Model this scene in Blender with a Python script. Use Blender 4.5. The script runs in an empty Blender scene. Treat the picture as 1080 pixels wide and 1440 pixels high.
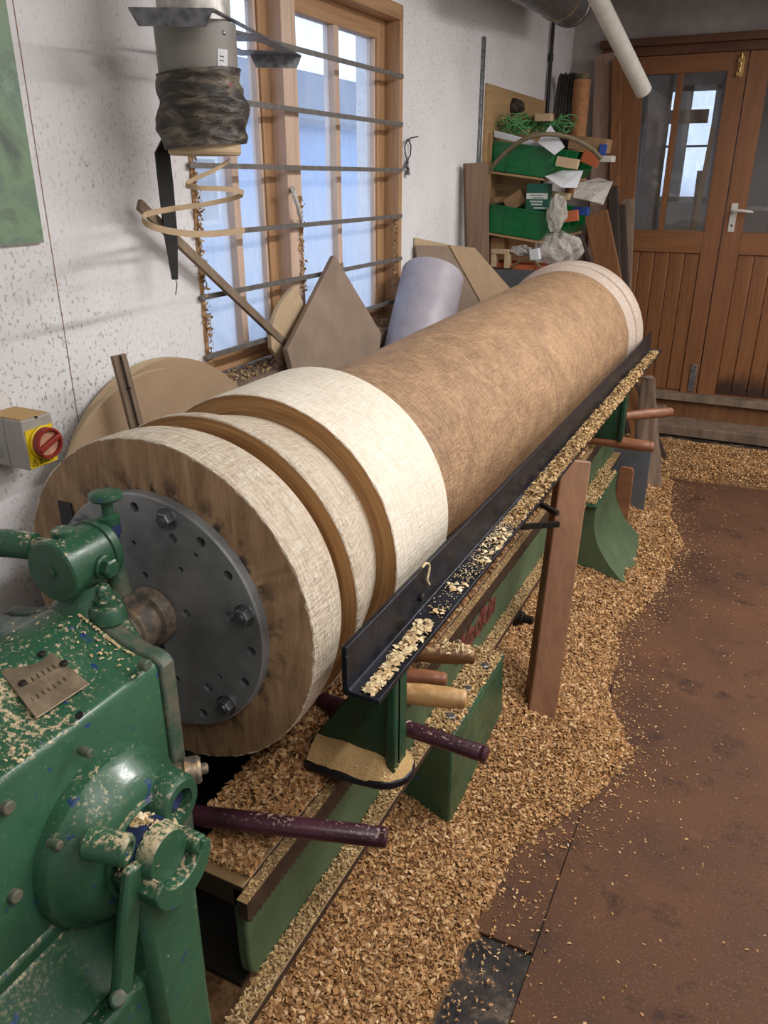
import bpy, bmesh, math, random
import numpy as np
from mathutils import Vector, Matrix

random.seed(7)
rng = np.random.default_rng(11)
scene = bpy.context.scene
col = scene.collection
PI = math.pi

# ------------------------------------------------------------------ camera
FPX, YAW, PITCH, ROLL, CAMH = 1105.68, math.radians(-25.9325), math.radians(22.9363), math.radians(0.0641), 1.55
cF = Vector((math.sin(YAW)*math.cos(PITCH), math.cos(YAW)*math.cos(PITCH), -math.sin(PITCH)))
_R = Vector((math.cos(YAW), -math.sin(YAW), 0)); _U = _R.cross(cF)
cR = math.cos(ROLL)*_R + math.sin(ROLL)*_U
cU = -math.sin(ROLL)*_R + math.cos(ROLL)*_U
CAM = Vector((0, 0, CAMH))
camd = bpy.data.cameras.new('camera'); cam = bpy.data.objects.new('camera', camd); col.objects.link(cam)
camd.sensor_fit = 'VERTICAL'; camd.sensor_height = 36; camd.lens = 36*FPX/1440
camd.clip_start = 0.02; camd.clip_end = 200
cam.matrix_world = Matrix(((cR.x, cU.x, -cF.x, 0), (cR.y, cU.y, -cF.y, 0), (cR.z, cU.z, -cF.z, CAMH), (0, 0, 0, 1)))
scene.camera = cam

def ray(px, py): return (px-540)/FPX*cR - (py-720)/FPX*cU + cF
def hit(px, py, **k):
    a, v = list(k.items())[0]; i = 'xyz'.index(a); d = ray(px, py)
    return CAM + d*((v-CAM[i])/d[i])

# ------------------------------------------------------------------ world, lights, exposure
world = bpy.data.worlds.new('sky'); scene.world = world; world.use_nodes = True
bg = world.node_tree.nodes['Background']
bg.inputs[0].default_value = (0.62, 0.76, 1.0, 1); bg.inputs[1].default_value = 2.6
vs = scene.view_settings
vs.view_transform = 'Standard'; vs.look = 'None'; vs.gamma = 1.0; vs.use_curve_mapping = False
vs.exposure = 0.0
LIGHTS = [((0.55, 2.35, 2.60), 52), ((0.60, 0.10, 2.60), 20), ((0.70, 4.45, 2.60), 21), ((1.65, 1.20, 2.60), 18), ((1.65, 3.60, 2.60), 22)]  # the headstock lamp and both right-wall lamps are added fill light

def area_light(loc, power, sx, sy, colr):
    l = bpy.data.lights.new('tube_light', 'AREA'); l.shape = 'RECTANGLE'; l.size = sx; l.size_y = sy
    l.energy = power; l.color = colr
    o = bpy.data.objects.new('tube_light', l); col.objects.link(o); o.location = loc
    return o
for loc, pw in LIGHTS:
    area_light((loc[0], loc[1], loc[2]-0.07), pw, 0.10, 1.5, (1.0, 0.975, 0.945))

# ------------------------------------------------------------------ material helpers
def srgb(h):
    h = h.lstrip('#'); o = []
    for i in (0, 2, 4):
        c = int(h[i:i+2], 16)/255; o.append(c/12.92 if c <= 0.04045 else ((c+0.055)/1.055)**2.4)
    return (*o, 1.0)

class G:
    def __init__(s, name):
        s.m = bpy.data.materials.new(name); s.m.use_nodes = True; s.nt = s.m.node_tree
        s.b = s.nt.nodes['Principled BSDF']; s.out = s.nt.nodes['Material Output']
    def n(s, t, **k):
        o = s.nt.nodes.new(t)
        for a, v in k.items(): setattr(o, a, v)
        return o
    def put(s, sock, v):
        if hasattr(v, 'links') or hasattr(v, 'is_linked'): s.nt.links.new(v, sock)
        elif v is not None: sock.default_value = v
    def co(s, kind='Object', scale=(1, 1, 1), rot=(0, 0, 0)):
        t = s.n('ShaderNodeTexCoord'); mp = s.n('ShaderNodeMapping')
        s.nt.links.new(t.outputs[kind], mp.inputs[0]); mp.inputs['Scale'].default_value = scale; mp.inputs['Rotation'].default_value = rot
        return mp.outputs[0]
    def geo(s, o): return s.n('ShaderNodeNewGeometry').outputs[o]
    def noise(s, v, sc, det=4, rough=.55, dist=0.0):
        t = s.n('ShaderNodeTexNoise'); s.put(t.inputs['Vector'], v); t.inputs['Scale'].default_value = sc
        t.inputs['Detail'].default_value = det; t.inputs['Roughness'].default_value = rough; t.inputs['Distortion'].default_value = dist
        return t.outputs['Fac']
    def vor(s, v, sc, feat='F1'):
        t = s.n('ShaderNodeTexVoronoi', feature=feat); s.put(t.inputs['Vector'], v); t.inputs['Scale'].default_value = sc
        return t.outputs['Distance']
    def wave(s, v, sc, dist=2, det=2, axis='X', dscale=1.0):
        t = s.n('ShaderNodeTexWave', bands_direction=axis); s.put(t.inputs['Vector'], v); t.inputs['Scale'].default_value = sc
        t.inputs['Distortion'].default_value = dist; t.inputs['Detail'].default_value = det; t.inputs['Detail Scale'].default_value = dscale
        return t.outputs['Fac']
    def ramp(s, f, st, interp='LINEAR'):
        r = s.n('ShaderNodeValToRGB'); s.put(r.inputs[0], f); e = r.color_ramp.elements; r.color_ramp.interpolation = interp
        while len(e) < len(st): e.new(0.5)
        for i, (p, c) in enumerate(st):
            e[i].position = p; e[i].color = srgb(c) if isinstance(c, str) else ((c, c, c, 1) if isinstance(c, (int, float)) else c)
        return r.outputs[0]
    def mix(s, f, a, b, mode='MIX'):
        x = s.n('ShaderNodeMix', data_type='RGBA', blend_type=mode)
        s.put(x.inputs[0], f)
        for sk, v in ((x.inputs[6], a), (x.inputs[7], b)):
            s.put(sk, srgb(v) if isinstance(v, str) else v)
        return x.outputs[2]
    def math(s, op, a, b=None, c=None):
        x = s.n('ShaderNodeMath', operation=op); s.put(x.inputs[0], a)
        if b is not None: s.put(x.inputs[1], b)
        if c is not None: s.put(x.inputs[2], c)
        return x.outputs[0]
    def sep(s, v):
        x = s.n('ShaderNodeSeparateXYZ'); s.put(x.inputs[0], v); return x.outputs
    def comb(s, a, b, c):
        x = s.n('ShaderNodeCombineXYZ'); s.put(x.inputs[0], a); s.put(x.inputs[1], b); s.put(x.inputs[2], c); return x.outputs[0]
    def bump(s, h, st=.3, d=.01, prev=None):
        x = s.n('ShaderNodeBump'); s.put(x.inputs['Height'], h); x.inputs['Strength'].default_value = st; x.inputs['Distance'].default_value = d
        if prev is not None: s.nt.links.new(prev, x.inputs['Normal'])
        return x.outputs[0]
    def fin(s, c, rough=.6, metal=0.0, bump=None, spec=None, trans=None, ior=None):
        s.put(s.b.inputs['Base Color'], srgb(c) if isinstance(c, str) else c); s.put(s.b.inputs['Roughness'], rough)
        s.put(s.b.inputs['Metallic'], metal)
        if bump is not None: s.nt.links.new(bump, s.b.inputs['Normal'])
        if spec is not None: s.b.inputs['Specular IOR Level'].default_value = spec
        if trans is not None: s.b.inputs['Transmission Weight'].default_value = trans
        if ior is not None: s.b.inputs['IOR'].default_value = ior
        return s.m

DUST = '#C8A67A'
def m_plain(name, c, rough=.6, metal=0, var=.12, sc=30, bs=.1):
    g = G(name); v = g.co(); n = g.noise(v, sc)
    cc = g.mix(g.ramp(n, [(.35, 0), (.7, 1)]), tuple(x*(1-var) for x in srgb(c)[:3])+(1,), tuple(min(1, x*(1+var)) for x in srgb(c)[:3])+(1,))
    return g.fin(cc, rough, metal, g.bump(n, bs, .002))
def dusty(g, base, amt=.5, sc=60, dustc=DUST):
    """settled wood dust on faces that look up, broken up by noise"""
    nz = g.sep(g.geo('Normal'))[2]
    up = g.ramp(nz, [(.35, 0), (.9, 1)])
    n = g.noise(g.geo('Position'), sc, 6, .7); n2 = g.noise(g.geo('Position'), 7, 3)
    k = g.ramp(g.math('ADD', g.math('MULTIPLY', n, .62), g.math('MULTIPLY', n2, .38)), [(.64-amt*.3, 0), (.70-amt*.3, 1)])
    return g.mix(g.math('MULTIPLY', up, k), base, dustc)
def m_green(name, c='#1E4D33', c2='#2A6142', dust=.45, worn=True, rough=.32, dsc=60):
    g = G(name); v = g.geo('Position'); n = g.noise(v, 6, 5)
    cc = g.mix(g.ramp(n, [(.35, 0), (.65, 1)]), c, c2)
    if worn:
        k = g.ramp(g.noise(v, 34, 4, .6), [(.66, 0), (.69, 1)]); cc = g.mix(k, cc, '#27406F')
        k = g.ramp(g.noise(v, 90, 4, .6), [(.70, 0), (.73, 1)]); cc = g.mix(k, cc, '#7C8C78')
    k = g.ramp(g.noise(v, 130, 3, .7), [(.60, 0), (.8, .5)]); cc = g.mix(k, cc, '#7F8A6C')
    if dust: cc = dusty(g, cc, dust, dsc, '#CDB896')
    return g.fin(cc, g.ramp(g.noise(v, 25), [(.3, rough-.08), (.8, rough+.25)]), 0, g.bump(g.noise(v, 80, 3), .10, .003))
def m_wood(name, c1, c2, axis='z', sc=1.0, rough=.6, knots=False, dust=0, cdark=None, bs=.15):
    g = G(name); s = [14*sc]*3; s['xyz'.index(axis)] = .9*sc
    v = g.co('Object', tuple(s)); n = g.noise(v, 1.6, 5, .6, .6); n2 = g.noise(v, 7, 4, .6)
    f = g.math('ADD', g.math('MULTIPLY', n, .65), g.math('MULTIPLY', n2, .35))
    cc = g.mix(g.ramp(f, [(.34, 0), (.66, 1)]), c1, c2)
    if cdark:
        k = g.ramp(g.noise(g.co(), 5*sc, 4), [(.55, 0), (.75, .8)]); cc = g.mix(k, cc, cdark)
    if knots:
        k = g.ramp(g.vor(g.co('Object', tuple(4 if i != 'xyz'.index(axis) else 2.2 for i in range(3))), 2.2), [(.05, 1), (.10, 0)]); cc = g.mix(k, cc, '#4A2A14')
    if dust: cc = dusty(g, cc, dust)
    return g.fin(cc, rough, 0, g.bump(f, bs, .004))

M = {}
# painted brick wall: white paint, dusty specks, scratches and patches of stuck shavings
g = G('wall_paint'); v = g.geo('Position'); base = g.mix(g.ramp(g.noise(v, 2.2, 4), [(.3, 0), (.7, 1)]), '#DCDADB', '#EBEAEC')
vz = g.sep(v)
low = g.ramp(g.math('MULTIPLY', vz[2], .5), [(.50, 1), (.74, .55)])
st = g.n('ShaderNodeMapping'); g.nt.links.new(v, st.inputs[0]); st.inputs['Scale'].default_value = (1, 1.3, .95)
sp = g.ramp(g.noise(st.outputs[0], 85, 3, .6), [(.575, 0), (.635, 1)])
sp2 = g.ramp(g.noise(st.outputs[0], 30, 6, .75), [(.62, 0), (.68, 1)])
den = g.ramp(g.noise(v, 2.6, 4, .6), [(.36, .25), (.60, 1)])
cc = g.mix(g.math('MULTIPLY', g.math('MULTIPLY', g.math('MULTIPLY', sp, low), den), .70), base, '#6F655C')
cc = g.mix(g.math('MULTIPLY', g.math('MULTIPLY', g.math('MULTIPLY', sp2, low), den), .70), cc, '#7E6D5C')
bl = g.ramp(g.noise(v, 13, 5, .8), [(.675, 0), (.70, 1)]); cc = g.mix(g.math('MULTIPLY', bl, .75), cc, '#8C7961')
dk = g.ramp(g.noise(v, 3.1, 5, .6), [(.52, 0), (.78, .30)]); cc = g.mix(g.math('MULTIPLY', dk, low), cc, '#8A7D72')
M['wall'] = g.fin(cc, .75, 0, g.bump(g.noise(v, 90, 4, .6), .25, .004))
g = G('back_wall_plaster'); v = g.geo('Position'); cc = g.mix(g.ramp(g.noise(v, 2.5, 6, .65), [(.35, 0), (.7, 1)]), '#8C837E', '#B0A8A3')
M['plaster'] = g.fin(cc, .85, 0, g.bump(g.noise(v, 40, 4), .3, .005))
M['ceiling'] = m_plain('ceiling_boards', '#7C736D', .85, var=.15, sc=6)
g = G('hardboard_floor'); v = g.geo('Position'); n = g.noise(v, 2.6, 6, .65)
cc = g.mix(g.ramp(n, [(.3, 0), (.7, 1)]), '#4A3225', '#64432F')
k = g.ramp(g.noise(v, 6.5, 5, .7), [(.55, 0), (.68, .85)]); cc = g.mix(k, cc, '#34241F')
k = g.ramp(g.noise(v, 160, 3, .8), [(.58, 0), (.68, .7)]); cc = g.mix(k, cc, '#94704F')
k = g.ramp(g.noise(v, 9, 5, .8), [(.60, 0), (.8, .5)]); cc = g.mix(k, cc, '#8C6A55')
M['floor'] = g.fin(cc, g.ramp(n, [(.2, .6), (.8, .85)]), 0, g.bump(g.noise(v, 220, 3), .2, .002), .25)
g = G('stained_concrete'); v = g.geo('Position'); n = g.noise(v, 14, 6, .7)
cc = g.ramp(n, [(.38, '#16120F'), (.50, '#2B231F'), (.60, '#5A4A3E'), (.72, '#A08A6C')])
M['concrete'] = g.fin(cc, .7, 0, g.bump(n, .5, .004))

# oak of the column: cylindrical coordinates about the column's own axis (local y)
def m_oak(name, pale, mid, dark, lines=1.0, blotch=.3, bs=.5, crack=.4, dist=.006):
    g = G(name); v = g.co(); s = g.sep(v)
    th = g.math('ARCTAN2', s[0], s[2]); u = g.math('MULTIPLY', th, .28)
    w = g.comb(g.math('MULTIPLY', u, 10.0), g.math('MULTIPLY', s[1], 60.0), 0)     # turned rings
    rings = g.noise(w, 2.4, 4, .6)
    w2 = g.comb(g.math('MULTIPLY', u, 90.0), g.math('MULTIPLY', s[1], 16.0), 0)    # grain along the log
    gr = g.noise(w2, 1.6, 4, .65)
    big = g.noise(g.comb(g.math('MULTIPLY', u, 3.2), g.math('MULTIPLY', s[1], 3.0), s[2]), 2.0, 6, .65, 1.5)
    wob = g.math('MULTIPLY', g.math('SUBTRACT', g.noise(v, 26, 5, .7), .5), .05)
    br = g.n('ShaderNodeTexBrick'); g.nt.links.new(g.comb(g.math('ADD', u, wob), g.math('ADD', s[1], wob), 0), br.inputs['Vector'])
    br.inputs['Scale'].default_value = 1.0; br.inputs['Brick Width'].default_value = .034; br.inputs['Row Height'].default_value = .0105; br.inputs['Mortar Size'].default_value = .0011; br.inputs['Mortar Smooth'].default_value = .6
    ck = g.math('MULTIPLY', br.outputs['Fac'], g.ramp(g.noise(v, 7, 4), [(.40, .15), (.62, 1)]))
    cc = g.mix(g.ramp(gr, [(.34, 0), (.66, 1)]), mid, pale)
    cc = g.mix(g.ramp(rings, [(.48, 0), (.62, .5*lines)]), cc, dark)
    cc = g.mix(g.math('MULTIPLY', g.ramp(big, [(.42, 0), (.70, 1)]), blotch), cc, dark)
    cc = g.mix(g.math('MULTIPLY', ck, crack), cc, dark)
    h = g.math('SUBTRACT', g.math('ADD', g.math('MULTIPLY', rings, .7), g.math('MULTIPLY', gr, .5)), g.math('MULTIPLY', ck, .07))
    return g.fin(cc, .62, 0, g.bump(h, bs, dist))
M['oak_pale'] = m_oak('fresh_turned_oak', '#F4ECDF', '#ECE0CC', '#C8B08C', .5, .16, .8, .20)
M['oak_rough'] = m_oak('rough_turned_oak', '#EEE3D2', '#DFCDB4', '#A68A68', .7, .36, 1.0, .22, .012)
M['oak_shaft'] = m_oak('brown_turned_oak', '#C09D78', '#A5815F', '#6C4E38', 1.05, .55, 1.0, .42)
M['oak_grey'] = m_oak('chalky_turned_oak', '#CDBFB4', '#BFA998', '#9A8472', .3, .25, .4)
g = G('oak_cut_face'); v = g.co(); s = g.sep(v)
r = g.math('SQRT', g.math('ADD', g.math('MULTIPLY', s[0], s[0]), g.math('MULTIPLY', s[2], s[2])))
th = g.math('ARCTAN2', s[0], s[2])
rg = g.noise(g.comb(g.math('MULTIPLY', r, 160), g.math('MULTIPLY', th, 1.2), s[1]), 1.0, 4)
cc = g.mix(g.ramp(rg, [(.35, 0), (.65, 1)]), '#8A6238', '#B08553')
M['oak_cut'] = g.fin(cc, .6, 0, g.bump(rg, .4, .003))
g = G('oak_end_grain'); v = g.co(); s = g.sep(v)
n = g.noise(g.comb(g.math('MULTIPLY', s[0], 20), s[1], g.math('MULTIPLY', s[2], 4)), 2.2, 6, .65, .4)
cc = g.mix(g.ramp(n, [(.3, 0), (.7, 1)]), '#7A5B40', '#B3936E')
n2 = g.noise(v, 5.5, 5, .6); cc = g.mix(g.ramp(n2, [(.55, 0), (.72, .7)]), cc, '#46362D')
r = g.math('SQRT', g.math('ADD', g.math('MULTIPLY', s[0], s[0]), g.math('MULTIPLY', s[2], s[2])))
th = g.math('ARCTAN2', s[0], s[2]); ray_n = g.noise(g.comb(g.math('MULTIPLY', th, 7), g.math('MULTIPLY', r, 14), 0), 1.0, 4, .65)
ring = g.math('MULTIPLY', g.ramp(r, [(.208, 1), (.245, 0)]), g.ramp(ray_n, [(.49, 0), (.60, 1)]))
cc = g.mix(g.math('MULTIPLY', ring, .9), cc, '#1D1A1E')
M['oak_end'] = g.fin(cc, .7, 0, g.bump(n, .4, .004))

g = G('dull_steel_plate'); v = g.co(); s = g.sep(v); n = g.noise(v, 9, 6, .65)
r = g.math('SQRT', g.math('ADD', g.math('MULTIPLY', s[0], s[0]), g.math('MULTIPLY', s[2], s[2])))
rr = g.noise(g.comb(g.math('MULTIPLY', r, 220), 0, 0), 1.0, 3)
cc = g.mix(g.ramp(n, [(.3, 0), (.7, 1)]), '#77797B', '#A6A8AA')
M['plate'] = g.fin(cc, g.ramp(n, [(.3, .30), (.75, .52)]), .45, g.bump(rr, .12, .001))
M['bolt'] = m_plain('zinc_bolt_steel', '#8E9196', .35, .9, .25, 60, .2)
M['bar_steel'] = m_plain('grey_bar_steel', '#7A7672', .5, .45, .2, 30, .15)
M['steel_dark'] = m_plain('dark_steel', '#3B3734', .45, .7, .3, 50, .2)
g = G('spindle_steel'); n = g.noise(g.geo('Position'), 60, 5); cc = g.mix(g.ramp(n, [(.4, 0), (.6, 1)]), '#77716A', '#A99682')
M['spindle'] = g.fin(dusty(g, cc, .3), .45, .6, g.bump(n, .3, .003))
M['green'] = m_green('green_machine_paint', '#24452F', '#31583D', .10)
M['green_head'] = m_green('green_headstock_paint', '#284F39', '#356047', .36, True, .28, 150)
M['green_bed'] = m_green('green_bed_paint', '#3D5034', '#506347', .1, False, .5)
M['green_dark'] = m_green('dark_green_paint', '#123322', '#1C452F', .15, False, .35)
M['bluechip'] = m_plain('chipped_blue_paint', '#24335C', .45, 0, .6, 40, .3)
g = G('aged_brass_plate'); v = g.geo('Position'); n = g.noise(v, 22, 5, .6)
cc = g.ramp(n, [(.3, '#6E6254'), (.5, '#8C7C68'), (.7, '#B8A68A')])
M['brass_plate'] = g.fin(cc, .36, .45, g.bump(g.noise(v, 120, 4), .25, .002))
M['brass'] = m_plain('bright_brass', '#C4A66C', .35, .8, .15)
g = G('black_angle_iron'); v = g.geo('Position'); n = g.noise(v, 18, 5, .6)
cc = g.mix(g.ramp(n, [(.35, 0), (.7, 1)]), '#1C1C22', '#33343F'); k = g.ramp(g.noise(v, 120, 4, .7), [(.62, 0), (.72, .8)]); cc = g.mix(k, cc, '#7C7468')
M['iron'] = g.fin(cc, g.ramp(n, [(.3, .28), (.8, .5)]), .55, g.bump(n, .15, .003))
g = G('purple_painted_bar'); v = g.geo('Position'); cc = g.mix(g.ramp(g.noise(v, 12), [(.3, 0), (.7, 1)]), '#2B131B', '#4A2231')
cc = dusty(g, cc, .25, 170, '#D8BFA8'); M['purple'] = g.fin(cc, .35, .1)
g = G('dusty_rack_steel'); v = g.geo('Position'); cc = g.mix(g.ramp(g.noise(v, 30, 4), [(.3, 0), (.7, 1)]), '#33251D', '#4A382B'); cc = dusty(g, cc, 1.1, 60, '#8F7350')
M['rack'] = g.fin(cc, .55, .25)
M['bed_inside'] = m_plain('near_black_casting', '#161310', .55, .2, .3)  # near-black colour inside the bed and under the brackets
# wood chips
def m_chips(name, cols, rough=.75):
    g = G(name); rnd = g.geo('Random Per Island')
    st = [(i/(len(cols)-1), c) for i, c in enumerate(cols)]
    cc = g.ramp(rnd, st)
    return g.fin(cc, rough)
M['chips'] = m_chips('oak_shavings', ['#7A5230', '#9C7042', '#BC8F5C', '#CFA97A', '#966840', '#B58550', '#DABB90'])
M['chips_dark'] = m_chips('brown_oak_shavings', ['#5E3E24', '#85592F', '#A2743F', '#B98A52', '#774E2A', '#C79C66'])
M['chips_pale'] = m_chips('fresh_oak_shavings', ['#D9C093', '#E8D4AA', '#CDA975', '#F0E0BC'])
M['chips_rail'] = m_chips('dusty_oak_shavings', ['#9C7A50', '#B9965F', '#CFAF7E', '#86653F', '#D6BC90'])
g = G('sawdust_bed'); v = g.geo('Position'); n = g.noise(v, 60, 6, .75); n2 = g.noise(v, 5, 4)
cc = g.ramp(n, [(.3, '#5A3C24'), (.5, '#8E6A44'), (.7, '#B8926A')]); cc = g.mix(g.ramp(n2, [(.4, 0), (.7, .4)]), cc, '#8A5B33')
M['sawdust'] = g.fin(cc, .9, 0, g.bump(n, 1.0, .02))
g = G('fine_sawdust'); v = g.geo('Position'); n = g.noise(v, 300, 4, .7)
cc = g.ramp(n, [(.3, '#A5814F'), (.7, '#D3B27E')]); M['finedust'] = g.fin(cc, .95, 0, g.bump(n, .6, .004))
# other woods
M['softwood_z'] = m_wood('window_softwood_upright', '#9A7250', '#C09A72', 'z', 1.0, .5)
M['softwood_y'] = m_wood('window_softwood_level', '#9A7250', '#C09A72', 'y', 1.0, .5)
M['sash'] = m_wood('pale_sash_softwood', '#C2A48E', '#DCC4B2', 'z', 1.0, .55)
M['door_z'] = m_wood('pine_door_upright', '#74492C', '#8E5E39', 'z', 1.0, .5)
M['door_x'] = m_wood('pine_door_rail', '#74492C', '#93623A', 'x', 1.0, .45)
g = G('pine_board_stained_foot'); v = g.co('Object', (14, 14, .9)); n = g.noise(v, 1.8, 5, .6, .6)
cc = g.mix(g.ramp(n, [(.34, 0), (.66, 1)]), '#72472A', '#90603A')
k = g.ramp(g.vor(g.co('Object', (3.2, 3.2, 1.3)), 1.7), [(.035, 1), (.07, 0)]); cc = g.mix(k, cc, '#4A2A14')
pz = g.sep(g.geo('Position'))[2]; px_ = g.sep(g.geo('Position'))[0]
kk = g.math('MULTIPLY', g.ramp(g.math('ADD', pz, g.math('MULTIPLY', g.noise(g.geo('Position'), 14, 4), .16)), [(.34, 1), (.46, 0)]), g.ramp(g.math('ADD', px_, 1.0), [(.55, 0), (.70, .9)]))
cc = g.mix(kk, cc, '#2C211C'); M['door_board'] = g.fin(cc, .45, 0, g.bump(n, .12, .003))
M['frame_dark'] = m_wood('dark_door_frame_wood', '#4A2C1C', '#6A4228', 'x', 1.0, .5)
M['frame_dark_z'] = m_wood('door_frame_upright_wood', '#5A3A28', '#7C5238', 'z', 1.0, .5)
M['plank_grey'] = m_wood('weathered_grey_plank', '#6E5C4C', '#94806C', 'z', 1.0, .75, cdark='#4A3C32')
M['plank_pink'] = m_wood('pinkish_rough_plank', '#8A6E60', '#A98B7A', 'z', 1.0, .7)
M['plank_umber'] = m_wood('umber_plank', '#5E4838', '#7C624C', 'z', 1.0, .7)
M['plank_brown'] = m_wood('brown_plank', '#6E452A', '#94653C', 'z', 1.0, .6)
M['plank_dark'] = m_wood('dark_old_plank', '#2E241F', '#4A3A30', 'z', 1.0, .7)
M['post'] = m_wood('planed_beech_post', '#714D38', '#936A4C', 'z', .7, .5, bs=.08)
M['handle_red'] = m_wood('reddish_turned_handle', '#66402A', '#966448', 'x', 2, .35)
M['handle_pale'] = m_wood('pale_turned_handle', '#9C7446', '#C9A069', 'x', 2, .4, dust=.5)
M['handle_old'] = m_wood('old_brown_handle', '#573820', '#7E5632', 'x', 2, .5, dust=.6)
M['mdf'] = m_plain('mdf_board', '#A48A6E', .8, 0, .08, 14, .05)
M['mdf_dusty'] = m_plain('dusty_mdf_board', '#8F7C6C', .85, 0, .14, 9, .06)
M['mdf_edge'] = m_plain('mdf_cut_edge', '#C0A888', .8, 0, .06, 40, .05)
M['ply'] = m_wood('plywood_sheet', '#9C7C56', '#B8976C', 'y', .6, .65)
M['stump'] = m_wood('rough_bark_timber', '#5E4C3E', '#8A7462', 'z', .8, .85, cdark='#3E3028', bs=.8)
# plastics, paper, others
g = G('lilac_grey_tube'); v = g.geo('Position'); n = g.noise(v, 9, 5); cc = g.mix(g.ramp(n, [(.35, 0), (.7, 1)]), '#9C96A0', '#B6B0B8')
k = g.ramp(g.noise(v, 30, 4, .7), [(.62, 0), (.75, .6)]); cc = g.mix(k, cc, '#8A7A6E'); M['pvc'] = g.fin(cc, .42, 0)
M['duct'] = m_plain('grey_plastic_duct', '#8B8781', .45, 0, .14, 12, .05)
g = G('galvanised_sheet'); v = g.geo('Position'); n = g.vor(v, 60); cc = g.mix(g.ramp(n, [(.2, 0), (.8, 1)]), '#6B6E70', '#94979A'); M['galv'] = g.fin(dusty(g, cc, .2), .42, .75)
g = G('dusty_black_tape'); v = g.geo('Position'); wv = g.n('ShaderNodeMapping'); g.nt.links.new(v, wv.inputs[0]); wv.inputs['Rotation'].default_value = (.45, -.45, 0); wv.inputs['Scale'].default_value = (9, 9, 26)
n = g.noise(wv.outputs[0], 2.0, 5, .6, .8); pzz = g.sep(v)[2]
cc = g.ramp(n, [(.34, '#262423'), (.50, '#463F39'), (.62, '#6E6458'), (.76, '#A0927E')])
M['tape'] = g.fin(cc, .45, 0, g.bump(n, .8, .012))
M['foil'] = m_plain('crinkled_foil_wrap', '#C4C0BA', .4, .3, .3, 40, .8)
M['black'] = m_plain('black_rubber', '#161617', .5, 0, .2)
M['white'] = m_plain('white_plastic', '#C9C4BC', .5, 0, .08)
M['paper'] = m_plain('white_paper', '#D9DBE0', .7, 0, .05)
M['grey_box'] = m_plain('grey_switch_plastic', '#A09C95', .5, 0, .05)
M['yellow'] = m_plain('yellow_label_print', '#E3C41E', .5, 0, .08)
M['red'] = m_plain('red_switch_plastic', '#8E2A22', .45, 0, .1)
M['reddust'] = m_plain('dusty_red_plastic', '#B88A70', .7, 0, .15, 60)
M['ink'] = m_plain('black_print', '#14120E', .6, 0, 0)
M['white_print'] = m_plain('white_print', '#D5DAD4', .6, 0, 0)
M['red_print'] = m_plain('faded_red_casting_letters', '#6A342A', .65, 0, .4, 60)
M['bin'] = m_plain('green_bin_plastic', '#0F6A3A', .35, 0, .18, 9, .03)
M['cardboard'] = m_plain('brown_cardboard', '#9B7A58', .8, 0, .1)
M['orange'] = m_plain('orange_card', '#B5603A', .7, 0, .1)
M['string'] = m_plain('green_garden_string', '#5E9A5E', .6, 0, .2)
M['hose'] = m_plain('olive_rubber_hose', '#6E6248', .6, 0, .15)
M['cable'] = m_plain('dusty_black_cable', '#3A3430', .6, 0, .2)
M['foam'] = m_plain('orange_foam_roll', '#A9784F', .85, 0, .2, 30, .6)
M['blue'] = m_plain('blue_card', '#2E4FA0', .6, 0, .1)
M['bluehose'] = m_plain('blue_air_hose', '#1B3C7A', .4, 0, .2)
M['darkgreenbox'] = m_plain('dark_green_carton', '#1C5A4A', .55, 0, .08)
M['slate'] = m_plain('plastic_crate_grey', '#55585C', .6, 0, .1)
g = G('crumpled_plastic_bag'); n = g.noise(g.geo('Position'), 25, 5)
M['bag'] = g.fin('#D6D0C8', .3, 0, g.bump(n, 1.0, .03)); g.b.inputs['Alpha'].default_value = .6
g = G('mossy_leaf_picture_print'); v = g.co(); n = g.noise(v, 5, 5, .6, 1.5); n2 = g.noise(v, 16, 5, .7)
cc = g.ramp(n, [(.30, '#5A665C'), (.45, '#7C9678'), (.55, '#6C8274'), (.65, '#93AE90'), (.8, '#66707A')]); cc = g.mix(g.ramp(n2, [(.5, 0), (.7, .4)]), cc, '#89A585')
M['picture'] = g.fin(cc, .45)
M['picture_edge'] = m_plain('picture_board_edge', '#B8B2A6', .7)
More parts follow.
